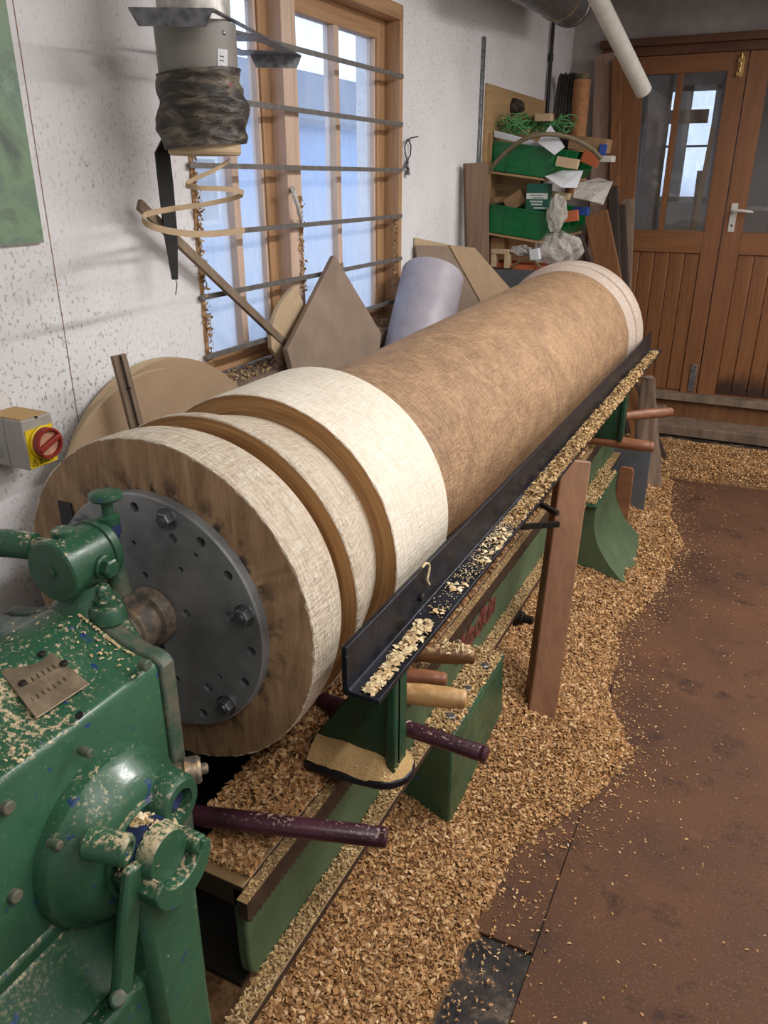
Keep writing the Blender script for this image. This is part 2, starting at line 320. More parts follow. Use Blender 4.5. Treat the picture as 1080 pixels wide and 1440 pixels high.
# glass: thin panes, clear film mixed with a reflecting coat; dust on the window, dust and painted reflection tint on the door
def m_glass(name, veil_lo, veil_hi, dcol='#C4CEDB', refl=.10):
    g = G(name); v = g.geo('Position'); s = g.sep(v)
    tr = g.n('ShaderNodeBsdfTransparent'); gl = g.n('ShaderNodeBsdfGlossy'); gl.inputs['Roughness'].default_value = .03
    tl = g.n('ShaderNodeBsdfTranslucent'); tl.inputs['Color'].default_value = srgb(dcol)
    di = g.n('ShaderNodeBsdfDiffuse'); di.inputs['Color'].default_value = srgb(dcol)
    st = g.n('ShaderNodeMapping'); g.nt.links.new(v, st.inputs[0]); st.inputs['Scale'].default_value = (1, 1, .25)
    n = g.noise(st.outputs[0], 30, 5, .7); n3 = g.noise(v, 6, 4)
    zz = g.ramp(g.math('MULTIPLY', s[2], .5), [(.50, veil_hi), (.70, veil_hi*.85), (.80, veil_lo), (1.0, veil_lo)])
    f = g.math('MULTIPLY', zz, g.ramp(g.math('ADD', g.math('MULTIPLY', n, .5), g.math('MULTIPLY', n3, .5)), [(.3, .55), (.65, 1)]))
    m1 = g.n('ShaderNodeMixShader'); m1.inputs[0].default_value = refl; g.nt.links.new(tr.outputs[0], m1.inputs[1]); g.nt.links.new(gl.outputs[0], m1.inputs[2])
    m2 = g.n('ShaderNodeMixShader'); m2.inputs[0].default_value = .35; g.nt.links.new(tl.outputs[0], m2.inputs[1]); g.nt.links.new(di.outputs[0], m2.inputs[2])
    m3 = g.n('ShaderNodeMixShader'); g.nt.links.new(f, m3.inputs[0]); g.nt.links.new(m1.outputs[0], m3.inputs[1]); g.nt.links.new(m2.outputs[0], m3.inputs[2])
    g.nt.links.new(m3.outputs[0], g.out.inputs[0]); return g.m
M['glass_win'] = m_glass('dusty_window_glass', .28, .86, '#E4EAF2')
M['glass_door'] = m_glass('door_glass', .16, .20, '#B8A890', .08)  # beige veil: thin dust plus painted grey-beige reflections
M['slate_roof'] = m_plain('slate_roof', '#37455F', .7, 0, .2, 3)
M['render_blue'] = m_plain('pale_blue_render', '#86A6D2', .8, 0, .06, 2)
M['yard'] = m_plain('yard_concrete', '#A9AAA8', .9, 0, .1, 2)
M['leaf'] = m_plain('hedge_leaves', '#33402E', .8, 0, .4, 3, .5)
M['tube_lamp'] = G('fluorescent_tube'); _g = M['tube_lamp']; _g.b.inputs['Emission Color'].default_value = (1, .95, .88, 1); _g.b.inputs['Emission Strength'].default_value = 6; M['tube_lamp'] = _g.fin('#E8E4DC', .4)

# ------------------------------------------------------------------ mesh helpers
WO = {}
class MB:
    def __init__(s): s.v = []; s.f = []; s.mi = []
    def add(s, vs, fs, mi=0):
        o = len(s.v); s.v += [tuple(p) for p in vs]; s.f += [tuple(i+o for i in f) for f in fs]; s.mi += [mi]*len(fs); return s
    def box(s, x0, x1, y0, y1, z0, z1, mi=0):
        return s.add([(x0,y0,z0),(x1,y0,z0),(x1,y1,z0),(x0,y1,z0),(x0,y0,z1),(x1,y0,z1),(x1,y1,z1),(x0,y1,z1)],
                     [(0,3,2,1),(4,5,6,7),(0,1,5,4),(1,2,6,5),(2,3,7,6),(3,0,4,7)], mi)
    def obox(s, c, ax, ay, az, mi=0):
        c = Vector(c); ax, ay, az = Vector(ax), Vector(ay), Vector(az)
        P = [c+i*ax+j*ay+k*az for k in (-1, 1) for (i, j) in ((-1,-1),(1,-1),(1,1),(-1,1))]
        return s.add(P, [(0,3,2,1),(4,5,6,7),(0,1,5,4),(1,2,6,5),(2,3,7,6),(3,0,4,7)], mi)
    def beam(s, p0, p1, w, h, side=(1, 0, 0), mi=0):
        p0, p1 = Vector(p0), Vector(p1); d = p1-p0; L = d.length; d.normalize()
        a = Vector(side); a = (a-d*a.dot(d)).normalized(); b = d.cross(a)
        return s.obox((p0+p1)/2, a*w/2, b*h/2, d*L/2, mi)
    def frame(s, d):
        d = Vector(d).normalized(); a = Vector((0, 0, 1)) if abs(d.z) < .9 else Vector((1, 0, 0))
        u = d.cross(a).normalized(); w = u.cross(d); return d, u, w
    def lathe(s, o, d, prof, n=32, mi=0, caps=True):
        o = Vector(o); d, u, w = s.frame(d); vs = []; fs = []
        for (t, r) in prof:
            for k in range(n):
                a = 2*PI*k/n; vs.append(o+d*t+(u*math.cos(a)+w*math.sin(a))*r)
        for i in range(len(prof)-1):
            for k in range(n):
                fs.append((i*n+k, i*n+(k+1) % n, (i+1)*n+(k+1) % n, (i+1)*n+k))
        if caps:
            if prof[0][1] > 1e-6: fs.append(tuple(range(n-1, -1, -1)))
            if prof[-1][1] > 1e-6: fs.append(tuple((len(prof)-1)*n+k for k in range(n)))
        return s.add(vs, fs, mi)
    def cyl(s, p0, p1, r0, r1=None, n=20, mi=0):
        p0, p1 = Vector(p0), Vector(p1); L = (p1-p0).length
        return s.lathe(p0, p1-p0, [(0, r0), (L, r0 if r1 is None else r1)], n, mi)
    def bcyl(s, p0, p1, r, b=.003, n=24, mi=0):
        p0, p1 = Vector(p0), Vector(p1); L = (p1-p0).length
        return s.lathe(p0, p1-p0, [(0, r-b), (b, r), (L-b, r), (L, r-b)], n, mi)
    def tube(s, pts, r, n=8, mi=0, closed=False):
        pts = [Vector(p) for p in pts]; vs = []; fs = []; m = len(pts); u = None
        for i, p in enumerate(pts):
            t = (pts[min(i+1, m-1)]-pts[max(i-1, 0)]).normalized()
            if u is None: _, u, _w = s.frame(t)
            u = (u-t*u.dot(t)).normalized(); w = t.cross(u); rr = r[i] if isinstance(r, (list, tuple)) else r
            for k in range(n): a = 2*PI*k/n; vs.append(p+(u*math.cos(a)+w*math.sin(a))*rr)
        for i in range(m-1):
            for k in range(n): fs.append((i*n+k, i*n+(k+1) % n, (i+1)*n+(k+1) % n, (i+1)*n+k))
        fs.append(tuple(range(n-1, -1, -1))); fs.append(tuple((m-1)*n+k for k in range(n)))
        return s.add(vs, fs, mi)
    def prism(s, poly, axis, a, b, mi=0):
        """poly in the two other axes (order xyz without axis), extruded from a to b"""
        i = 'xyz'.index(axis); n = len(poly)
        def mk(p, t): q = list(p); q.insert(i, t); return tuple(q)
        vs = [mk(p, a) for p in poly]+[mk(p, b) for p in poly]
        fs = [tuple(range(n)), tuple(range(2*n-1, n-1, -1))]+[(k, (k+1) % n, n+(k+1) % n, n+k) for k in range(n)]
        return s.add(vs, fs, mi)
    def slab(s, quad, thick, mi=0):
        """flat board: corner points plus thickness along the face normal"""
        q = [Vector(p) for p in quad]; nn = (q[1]-q[0]).cross(q[2]-q[0]).normalized()*thick; n = len(q)
        return s.add(q+[p+nn for p in q], [tuple(range(n-1, -1, -1)), tuple(range(n, 2*n))]+[(k, (k+1) % n, n+(k+1) % n, n+k) for k in range(n)], mi)
    def grid(s, fn, nu, nv, mi=0):
        vs = [fn(i/(nu-1), j/(nv-1)) for j in range(nv) for i in range(nu)]
        fs = [(j*nu+i, j*nu+i+1, (j+1)*nu+i+1, (j+1)*nu+i) for j in range(nv-1) for i in range(nu-1)]
        return s.add(vs, fs, mi)
    def build(s, name, mat, parent=None, bevel=0, smooth=True, ang=35, origin=None, recalc=True, seg=2):
        v = np.array(s.v, dtype=float); lo, hi = v.min(0), v.max(0)
        if origin is None:
            origin = ((lo[0]+hi[0])/2, (lo[1]+hi[1])/2, lo[2]) if parent is None else tuple((lo+hi)/2)
        origin = Vector(origin)
        me = bpy.data.meshes.new(name); me.from_pydata([tuple(p) for p in (v-np.array(origin))], [], s.f)
        mats = mat if isinstance(mat, (list, tuple)) else [mat]
        for m in mats: me.materials.append(M[m] if isinstance(m, str) else m)
        if len(mats) > 1: me.polygons.foreach_set('material_index', s.mi)
        if recalc:
            bm = bmesh.new(); bm.from_mesh(me); bmesh.ops.recalc_face_normals(bm, faces=bm.faces); bm.to_mesh(me); bm.free()
        if smooth:
            me.polygons.foreach_set('use_smooth', [True]*len(me.polygons)); me.set_sharp_from_angle(angle=math.radians(ang))
        me.update()
        o = bpy.data.objects.new(name, me); col.objects.link(o)
        WO[o.name] = origin
        if parent is not None: o.parent = parent; o.location = origin-WO[parent.name]
        else: o.location = origin
        if bevel:
            b = o.modifiers.new('bevel', 'BEVEL'); b.width = bevel; b.segments = seg; b.limit_method = 'ANGLE'; b.angle_limit = math.radians(40)
        return o

def tag(o, label=None, cat=None, group=None, kind=None):
    if label: o['label'] = label
    if cat: o['category'] = cat
    if group: o['group'] = group
    if kind: o['kind'] = kind
    return o
def thing(name, loc, label=None, cat=None, group=None, kind=None):
    o = bpy.data.objects.new(name, None); col.objects.link(o); o.location = loc; o.empty_display_size = .05
    WO[o.name] = Vector(loc); return tag(o, label, cat, group, kind)
def dup(root, loc, rot=None, label=None):
    r = root.copy(); col.objects.link(r); r.location = loc
    if rot is not None: r.rotation_euler = rot
    if label: r['label'] = label
    for ch in list(root.children):
        c = ch.copy(); col.objects.link(c); c.parent = r
        for gch in list(ch.children):
            d = gch.copy(); col.objects.link(d); d.parent = c
    WO[r.name] = Vector(loc); return r
def rotate(o, rx=0, ry=0, rz=0): o.rotation_euler = (rx, ry, rz); return o
def text(s, size, ext, o, xd, yd, mat, name, parent, shear=0.0, bold=0.0):
    cu = bpy.data.curves.new('t', 'FONT'); cu.body = s; cu.size = size; cu.extrude = ext; cu.shear = shear; cu.align_x = 'LEFT'; cu.offset = bold
    cu.resolution_u = 3
    ob = bpy.data.objects.new('t', cu); col.objects.link(ob); bpy.context.view_layer.update()
    me = bpy.data.meshes.new_from_object(ob.evaluated_get(bpy.context.evaluated_depsgraph_get()))
    bpy.data.objects.remove(ob); bpy.data.curves.remove(cu)
    xd, yd = Vector(xd).normalized(), Vector(yd).normalized(); nd = xd.cross(yd); o = Vector(o)
    mb = MB(); mb.add([o+xd*v.co.x+yd*v.co.y+nd*v.co.z for v in me.vertices], [tuple(p.vertices) for p in me.polygons])
    bpy.data.meshes.remove(me)
    return mb.build(name, mat, parent, smooth=False, recalc=False)

def chips_mesh(name, P, size, mat, flat=.35, parent=None, label=None, cat=None, curl=.35, aspect=(.3, .7), kind='stuff'):
    """many small curled shavings at points P (n,3): one object, real geometry"""
    n = len(P); L = rng.uniform(.55, 1.0, n)*size; W = L*rng.uniform(*aspect, n)
    a = rng.uniform(0, 2*PI, n); tl = rng.normal(0, flat, n); rl = rng.normal(0, flat, n); c = rng.uniform(-.2, 1, n)*curl
    X = np.stack([np.cos(a)*np.cos(tl), np.sin(a)*np.cos(tl), np.sin(tl)], 1)
    Y = np.stack([-np.sin(a)*np.cos(rl), np.cos(a)*np.cos(rl), np.sin(rl)], 1)
    Z = np.cross(X, Y)
    V = np.zeros((n, 6, 3))
    for i, (u, h) in enumerate(((-.5, 0), (0, 1), (.5, 0))):
        for j, w in enumerate((-.5, .5)):
            V[:, i*2+j] = P+X*(u*L)[:, None]+Y*(w*W*(1 if u == 0 else .75))[:, None]+Z*(h*c*L)[:, None]
    F = np.array([[0, 2, 3, 1], [2, 4, 5, 3]]); F = (np.arange(n)[:, None, None]*6+F[None]).reshape(-1, 4)
    V = V.reshape(-1, 3); lo, hi = V.min(0), V.max(0); o0 = np.array([(lo[0]+hi[0])/2, (lo[1]+hi[1])/2, lo[2]])
    me = bpy.data.meshes.new(name); me.vertices.add(len(V)); me.vertices.foreach_set('co', (V-o0).ravel())
    me.loops.add(F.size); me.loops.foreach_set('vertex_index', F.ravel().astype(np.int32))
    me.polygons.add(len(F)); me.polygons.foreach_set('loop_start', np.arange(0, F.size, 4, dtype=np.int32))
    me.materials.append(M[mat]); me.update(calc_edges=True); me.validate()
    o = bpy.data.objects.new(name, me); col.objects.link(o); WO[o.name] = Vector(o0)
    if parent is not None: o.parent = parent; o.location = Vector(o0)-WO[parent.name]
    else: o.location = Vector(o0)
    return tag(o, label, cat, None, kind)

AX, AZ = -0.809, 0.911          # lathe axis
WX, BY = -1.437, 5.69           # left wall plane, back wall plane

# ================================================================== SETTING
# left wall with the window opening
wy0, wy1, wz0, wz1 = 1.79, 3.11, .985, 2.145
b = MB(); T = WX-.2
b.box(T, WX, -1.8, wy0, 0, 2.75); b.box(T, WX, wy1, BY+.15, 0, 2.75); b.box(T, WX, wy0, wy1, 0, wz0); b.box(T, WX, wy0, wy1, wz1, 2.75)
wall = tag(b.build('wall_left', 'wall', smooth=False), kind='structure')
b = MB(); b.box(WX, WX+.0012, 1.2985, 1.3003, .3, 2.75)
b.build('panel_joint', 'plank_pink', wall)
# back wall with door opening
dx0, dx1, dz0, dz1 = -1.18, .42, .20, 2.245
fx0, fx1, fz1 = dx0-.06, dx1+.06, 2.325
b = MB(); b.box(WX, fx0, BY, BY+.15, 0, 2.75); b.box(fx1, 2.2, BY, BY+.15, 0, 2.75); b.box(fx0, fx1, BY, BY+.15, fz1, 2.75); b.box(fx0, fx1, BY, BY+.15, 0, .10)
tag(b.build('wall_back', 'plaster', smooth=False), kind='structure')
b = MB(); b.box(2.2, 2.35, -1.8, BY+.15, 0, 2.75); tag(b.build('wall_right', 'wall', smooth=False), kind='structure')
b = MB(); b.box(WX-.2, 2.35, -1.95, -1.8, 0, 2.75); tag(b.build('wall_front', 'wall', smooth=False), kind='structure')
b = MB(); b.box(WX-.2, 2.35, -1.95, BY+.15, 2.75, 2.85); ceil = tag(b.build('ceiling', 'ceiling', smooth=False), kind='structure')
b = MB(); b.box(WX+.001, 2.199, 5.0, 5.2, 2.52, 2.75); tag(b.build('trim_1', 'frame_dark', smooth=False), kind='structure')
# floor: concrete slab carrying hardboard sheets
b = MB(); b.box(WX-.2, 2.35, -1.95, BY+.15, -.12, -.008); floor = tag(b.build('floor', 'concrete', smooth=False), kind='structure')
def sheet(x0, x1, y0, y1, skew=0):
    b = MB(); b.prism([(x0, y0), (x1, y0+skew), (x1, y1+skew), (x0, y1)], 'z', -.008, 0); return b.build('hardboard_sheet', 'floor', floor, bevel=.0012, smooth=False)
def sheetp(poly):
    b = MB(); b.prism(poly, 'z', -.008, 0); return b.build('hardboard_sheet', 'floor', floor, bevel=.0012, smooth=False)
sheetp([(-.232, -1.9), (1.0, -1.9), (1.0, 4.52), (-.345, 4.45), (-.345, 2.8), (-.232, 2.0)]); sheet(1.004, 2.19, -1.9, 4.5)
sheetp([(WX+.01, 1.222), (-.235, 1.222), (-.235, 2.0), (-.348, 2.8), (-.348, 4.44), (WX+.01, 4.44)])
sheet(WX+.01, -.43, -1.9, 1.218)

# ------------------------------------------------------------------ window 1
win = thing('window_1', (WX, (wy0+wy1)/2, wz0), 'dusty wooden casement window with steel bars', None, None, 'structure')
gx = WX-.085
def wpart(name, mat, *bx):
    b = MB(); b.box(*bx); return b.build(name, mat, win, bevel=.002)
wpart('frame_head', 'softwood_y', WX-.10, WX+.004, wy0, wy1, wz1-.05, wz1)
wpart('frame_jamb', 'softwood_z', WX-.10, WX+.004, wy1-.028, wy1, wz0, wz1-.05)
wpart('frame_jamb', 'softwood_z', WX-.10, WX+.004, wy0, wy0+.016, wz0, wz1-.05)
wpart('mullion', 'sash', WX-.10, WX-.012, 2.285, 2.365, wz0+.02, wz1-.05)
wpart('window_sill', 'stump', WX-.16, WX+.05, wy0-.0, wy1, wz0-.04, wz0+.006)
def sash(y0, y1, bar, st=.065):
    z0, z1 = wz0+.02, wz1-.05; xa, xb = gx-.02, gx+.025
    root = MB(); root.box(xa, xb, y0, y0+st, z0, z1); s0 = root.build('sash_stile', 'softwood_z', win, bevel=.003)
    wpart('sash_stile', 'softwood_z', xa, xb, y1-st, y1, z0, z1)
    wpart('sash_rail', 'softwood_y', xa, xb, y0+st, y1-st, z1-.065, z1)
    wpart('sash_rail', 'softwood_y', xa, xb, y0+st, y1-st, z0, z0+.05)
    wpart('glazing_bar', 'sash', xa, xb, bar-.016, bar+.016, z0+.05, z1-.065)
    for e in (y0+st, y1-st):     # pale glazing beads round the panes
        s = 1 if e == y0+st else -1
        wpart('glazing_bead', 'sash', gx-.004, gx+.018, min(e, e+s*.012), max(e, e+s*.012), z0+.05, z1-.065)
    for a, c in ((y0+st+.012, bar-.016), (bar+.016, y1-st-.012)):
        b = MB(); b.box(gx-.002, gx+.002, a, c, z0+.05, z1-.065); b.build('pane', 'glass_win', win, smooth=False)
sash(wy0+.018, 2.285, 2.075, .05); sash(2.367, wy1-.03, 2.705)
for z in (1.085, 1.249, 1.413, 1.583, 1.746, 1.91):
    b = MB(); b.beam((WX+.012, wy0-.012, z), (WX+.012, wy1-.02, z), .008, .014, (1, 0, 0)); b.build('window_bar', 'bar_steel', win)
# casement stay: white wavy handle hanging on the mullion
b = MB(); b.tube([hit(412, 262, x=WX+.012), hit(414, 276, x=WX+.026), hit(419, 290, x=WX+.03), hit(421, 300, x=WX+.026), hit(424, 310, x=WX+.014)], [.006, .008, .007, .007, .005], 8); b.build('window_handle', 'white', win)
b = MB(); b.cyl(hit(412, 266, x=WX-.02), hit(412, 266, x=WX+.02), .008); b.build('handle_pivot', 'white', win)

# outside the window: yard, hedge and a neighbouring building
b = MB(); b.box(-30, WX-.25, -14, 26, -.3, -.1); tag(b.build('yard_ground', 'yard', smooth=False), 'pale concrete yard outside the barred window', 'ground', None, 'structure')
bd = thing('outbuilding', (-8, 9, -.1), 'pale blue outbuilding with dark slate roof beyond the window', 'building')
b = MB(); b.box(-12, -8, 0, 20, -.1, 2.55); b.build('wall', 'render_blue', bd, smooth=False)
b = MB(); b.prism([(-7.7, 2.5), (-10, 3.7), (-12.3, 2.5), (-12.3, 2.42), (-10, 3.6), (-7.7, 2.42)], 'y', -.3, 20.3); b.build('roof', 'slate_roof', bd, smooth=False)
for y in (7.0, 9.6, 12.0):
    b = MB(); b.box(-8.0, -7.96, y, y+1.0, .9, 1.9); w = b.build('window', 'white', bd, smooth=False)
    b = MB(); b.box(-7.97, -7.95, y+.08, y+.92, .98, 1.82); b.build('pane', 'slate', w, smooth=False)

# ------------------------------------------------------------------ doors
dset = thing('trim_2', ((fx0+fx1)/2, BY, 0), 'brown wooden door frame with step beam', None, None, 'structure')
def dp(name, mat, parent, *bx, bevel=.002):
    b = MB(); b.box(*bx); return b.build(name, mat, parent, bevel=bevel)
dp('frame_head', 'frame_dark', dset, fx0, fx1, BY-.03, BY+.12, dz1, fz1)
dp('frame_moulding', 'frame_dark', dset, fx0-.01, fx1+.01, BY-.07, BY-.03, fz1-.03, fz1+.012)
dp('frame_jamb', 'frame_dark_z', dset, fx0, dx0, BY-.03, BY+.12, .1, dz1); dp('frame_jamb', 'frame_dark_z', dset, dx1, fx1, BY-.03, BY+.12, .1, dz1)
dp('threshold', 'plank_grey', dset, fx0, fx1, BY-.08, BY+.12, .155, .20); dp('riser_board', 'plank_brown', dset, fx0, fx1, BY-.03, BY, 0, .155)
dp('step_beam', 'stump', dset, -.95, .9, BY-.40, BY-.16, 0.0, .068, bevel=.008)
def door(n, x0, x1, flip):
    yb, yf = BY+.035, BY-.012
    d = thing(f'door_{n}', ((x0+x1)/2, BY, dz0), None, None, None, 'structure')
    ls, rs = (.115, .105)
    dp('stile', 'door_z', d, x0, x0+ls, yf, yb, dz0, dz1); dp('stile', 'door_z', d, x1-rs, x1, yf, yb, dz0, dz1)
    a, c = x0+ls, x1-rs
    dp('top_rail', 'door_x', d, a, c, yf, yb, 2.145, dz1); dp('mid_rail', 'door_x', d, a, c, yf-.002, yb, 1.112, 1.245)
    dp('bottom_rail', 'door_x', d, a, c, yf+.02, yb, dz0, dz0+.04)
    mx = a+(c-a)*.53
    dp('glazing_bar', 'door_z', d, mx-.018, mx+.018, yf+.004, yb, 1.245, 2.145)
    for p, q in ((a, mx-.018), (mx+.018, c)):
        b = MB(); b.box(p, q, BY+.012, BY+.016, 1.245, 2.145); b.build('pane', 'glass_door', d, smooth=False)
    k = 6; w = (c-a)/k
    for i in range(k):
        dp('board', 'door_board', d, a+i*w+.0015, a+(i+1)*w-.0015, yf+.012, yb-.008, dz0+.012, 1.112, bevel=.004)
    return d
gapx = -.386
d1 = door(1, dx0+.004, gapx-.003, False); tag(d1, 'glazed pine door with brass bolt at its top')
d2 = door(2, gapx+.003, dx1-.004, True); tag(d2, 'glazed pine door with white lever handle')
# brass bolt on door 1, lever handle and plate on door 2
b = MB(); b.box(-.442, -.408, BY-.016, BY-.012, 2.11, 2.22); bp = b.build('bolt_plate', 'brass', d1, bevel=.001)
b = MB(); b.bcyl((-.427, BY-.024, 2.11), (-.427, BY-.024, 2.235), .008); b.bcyl((-.427, BY-.024, 2.165), (-.427, BY-.05, 2.165), .006)
for z in (2.125, 2.195): b.box(-.443, -.411, BY-.036, BY-.014, z-.008, z+.008)
b.build('brass_bolt', 'brass', bp)
b = MB(); b.box(-.445, -.405, BY-.022, BY-.012, .215, .40); b.build('floor_bolt', 'galv', d1, bevel=.003)
b = MB(); b.box(-.355, -.315, BY-.020, BY-.012, 1.245, 1.415); hp = b.build('handle_plate', 'white', d2, bevel=.004)
b = MB(); b.bcyl((-.335, BY-.012, 1.372), (-.335, BY-.06, 1.372), .010); b.tube([(-.335, BY-.055, 1.372), (-.30, BY-.06, 1.374), (-.25, BY-.06, 1.370), (-.222, BY-.055, 1.366)], [.010, .010, .009, .007], 10); b.build('lever_handle', 'white', hp)
b = MB(); b.cyl((-.335, BY-.0215, 1.285), (-.335, BY-.0195, 1.285), .007); b.build('keyhole', 'black', hp)

# next room seen through the door glass
NX0, NX1 = hit(930, 150, y=8.6).x, hit(1012, 150, y=8.6).x; NXM = hit(963, 150, y=8.6).x
def shell(name, mat, *bxs):
    b = MB()
    for q in bxs: b.box(*q)
    return tag(b.build(name, mat, smooth=False), kind='structure')
shell('wall_far', 'plaster', (-2.6, 2.4, 8.6, 8.7, 0, 1.35), (-2.6, 2.4, 8.6, 8.7, 2.35, 2.8), (-2.6, NX0, 8.6, 8.7, 1.35, 2.35), (NX1, 2.4, 8.6, 8.7, 1.35, 2.35))
shell('wall_far_left', 'plaster', (-2.7, -2.6, BY+.15, 8.7, 0, 2.8)); shell('wall_far_right', 'plaster', (2.4, 2.5, BY+.15, 8.7, 0, 2.8))
shell('ceiling_far', 'ceiling', (-2.7, 2.5, BY+.15, 8.7, 2.8, 2.9)); shell('floor_far', 'concrete', (-2.7, 2.5, BY+.15, 8.7, -.1, 0))
w2 = thing('window_2', ((NX0+NX1)/2, 8.6, 1.35), 'bright window of the room behind the doors', None, None, 'structure')
b = MB(); b.box(NX0, NX1, 8.60, 8.64, 1.35, 1.40); b.box(NX0, NX1, 8.60, 8.64, 2.30, 2.35); b.box(NX0, NX0+.05, 8.60, 8.64, 1.35, 2.35); b.box(NX1-.05, NX1, 8.60, 8.64, 1.35, 2.35); b.box(NXM-.06, NXM+.06, 8.6, 8.64, 1.35, 2.35); b.build('frame', 'white', w2, bevel=.003)
b = MB(); b.box(NX0, NX1, 8.61, 8.63, 1.83, 1.85); b.build('glazing_bar', 'steel_dark', w2)
for a_, c_ in ((NX0+.05, NXM-.06), (NXM+.06, NX1-.05)):
    b = MB(); b.box(a_, c_, 8.645, 8.649, 1.40, 2.30); b.build('pane', 'glass_win', w2, smooth=False)
# ------------------------------------------------------------------ OBJECTS follow
# ================================================================== TURNED OAK COLUMN
colm = thing('oak_column', (AX, .843, AZ), 'huge turned oak column with grooved head and brown tapered shaft on the lathe', 'column')
def cpart(name, prof, mat, n=160, ragged=None, ends=True):
    """lathe part; ragged = {ring index: amount} tears the edge of that ring"""
    b = MB(); b.lathe((AX, 0, AZ), (0, 1, 0), prof, n, caps=ends)
    if ragged:
        jr = random.Random(21)
        for ri, am in ragged.items():
            for k in range(n):
                x, y, z = b.v[ri*n+k]; f = 1+jr.uniform(-am, am)/math.hypot(x-AX, z-AZ); b.v[ri*n+k] = (AX+(x-AX)*f, y+jr.uniform(-am, am)*.6, AZ+(z-AZ)*f)
    return b.build(name, mat, colm, origin=(AX, 0, AZ), ang=30)
# front drum: end grain face, rough turned rim rounding into a groove
cpart('end_face', [(.8435, 0), (.843, .10), (.843, .2805), (.8440, .2828)], 'oak_end', 200, {3: .0012}, False)
h0, h1 = hit(82, 704, y=.842), hit(106, 744, y=.842)
b = MB(); b.box(h0.x, h1.x, .8405, .8432, h1.z, h0.z); b.build('black_mark', 'black', colm, smooth=False)
cpart('rough_drum', [(.8438, .2815), (.8450, .2846), (.865, .2855), (.90, .2845), (.925, .281), (.942, .275), (.957, .268), (.966, .262), (.971, .256), (.9725, .246)], 'oak_rough', 200, {0: .0018, 1: .0012}, False)
cpart('groove', [(.9722, .248), (.9735, .246), (.977, .245), (.980, .247), (.9815, .262), (.9820, .2825)], 'oak_cut', 200, None, False)
cpart('neck_ring', [(.9820, .2820), (.9838, .2842), (.995, .2845), (1.012, .281), (1.03, .274), (1.06, .264), (1.10, .254), (1.124, .247), (1.1275, .245)], 'oak_rough', 200, {0: .0008, 1: .0008}, False)
cpart('shoulder_face', [(1.127, .2455), (1.1285, .2435), (1.1300, .246), (1.1318, .262), (1.1325, .2830)], 'oak_cut', 200, None, False)
cpart('pale_drum', [(1.1324, .2825), (1.1342, .2845), (1.20, .2850), (1.30, .2858), (1.374, .2858), (1.3775, .283), (1.378, .24)], 'oak_pale', 200, {0: .0010, 1: .0008}, False)
cpart('shaft', [(1.376, .2425)]+[(1.376+t*2.004, .2425+.047*t**1.05) for t in [i/24 for i in range(1, 25)]], 'oak_shaft', 160)
cpart('base_moulding', [(3.379, .284), (3.381, .2895), (3.40, .292), (3.425, .299), (3.445, .305), (3.452, .3055), (3.460, .303), (3.465, .288), (3.478, .286), (3.482, .306), (3.492, .312), (3.52, .3155), (3.56, .3165), (3.58, .315), (3.588, .309), (3.589, 0.0)], 'oak_grey', 160)

# ================================================================== FACEPLATE
fp = thing('faceplate', (AX, .833, AZ-.2), 'round grey steel faceplate bolted to the end of the column', 'faceplate')
PY0, PY1, PR = .826, .8425, .207
PZ = AZ-.004
b = MB(); b.lathe((AX, 0, PZ), (0, 1, 0), [(PY0, PR-.003), (PY0+.003, PR), (PY1, PR)], 96)
disc = b.build('disc', 'plate', fp, origin=(AX, 0, PZ), ang=30)
cut = MB(); bolts = []
tp = hit(237, 719, y=PY0); a0 = math.atan2(tp.x-AX, tp.z-PZ); RR = .184
for k in range(18):
    a = a0+k*PI/9; x, z = AX+RR*math.sin(a), PZ+RR*math.cos(a)
    if k % 3 == 0: bolts.append((x, z))
    else: cut.cyl((x, PY0-.01, z), (x, PY1+.004, z), .0085, n=14)
for (px, py, r) in ((243, 757, .008), (204, 809, .006), (254, 801, .005), (188, 763, .004), (275, 781, .004), (262, 863, .008), (323, 868, .009), (249, 955, .006), (293, 967, .008), (309, 952, .004), (228, 910, .006)):
    h = hit(px, py, y=PY0); cut.cyl((h.x, PY0-.01, h.z), (h.x, PY0+.009, h.z), r, n=12)
co = cut.build('cutter', 'steel_dark'); mod = disc.modifiers.new('holes', 'BOOLEAN'); mod.object = co; mod.operation = 'DIFFERENCE'; mod.solver = 'EXACT'; mod.use_self = True; mod.use_hole_tolerant = True
bpy.context.view_layer.update()
nm = bpy.data.meshes.new_from_object(disc.evaluated_get(bpy.context.evaluated_depsgraph_get())); disc.modifiers.clear()
disc.data = nm; nm.materials.clear(); nm.materials.append(M['plate']); nm.polygons.foreach_set('material_index', [0]*len(nm.polygons))
nm.polygons.foreach_set('use_smooth', [True]*len(nm.polygons)); nm.set_sharp_from_angle(angle=math.radians(25)); bpy.data.objects.remove(co)
for (x, z) in bolts:
    b = MB(); b.bcyl((x, PY0-.003, z), (x, PY0+.001, z), .019, .0008, 20); b.lathe((x, PY0-.003, z), (0, -1, 0), [(0, .0135), (.009, .0135), (.011, .0115)], 6); b.cyl((x, PY0-.013, z), (x, PY0-.017, z), .006, n=10)
    b.build('bolt', 'bolt', fp, ang=30)

# ================================================================== HEADSTOCK
hs = thing('lathe_headstock', (AX, .42, 0), 'green cast iron lathe headstock with brass plate and round gear cover', 'headstock')
XR = -.66; HW = XR-AX
def hpart(name, b, mat='green_head', bevel=0, par=None, **k): return b.build(name, mat, par or hs, bevel=bevel, **k)
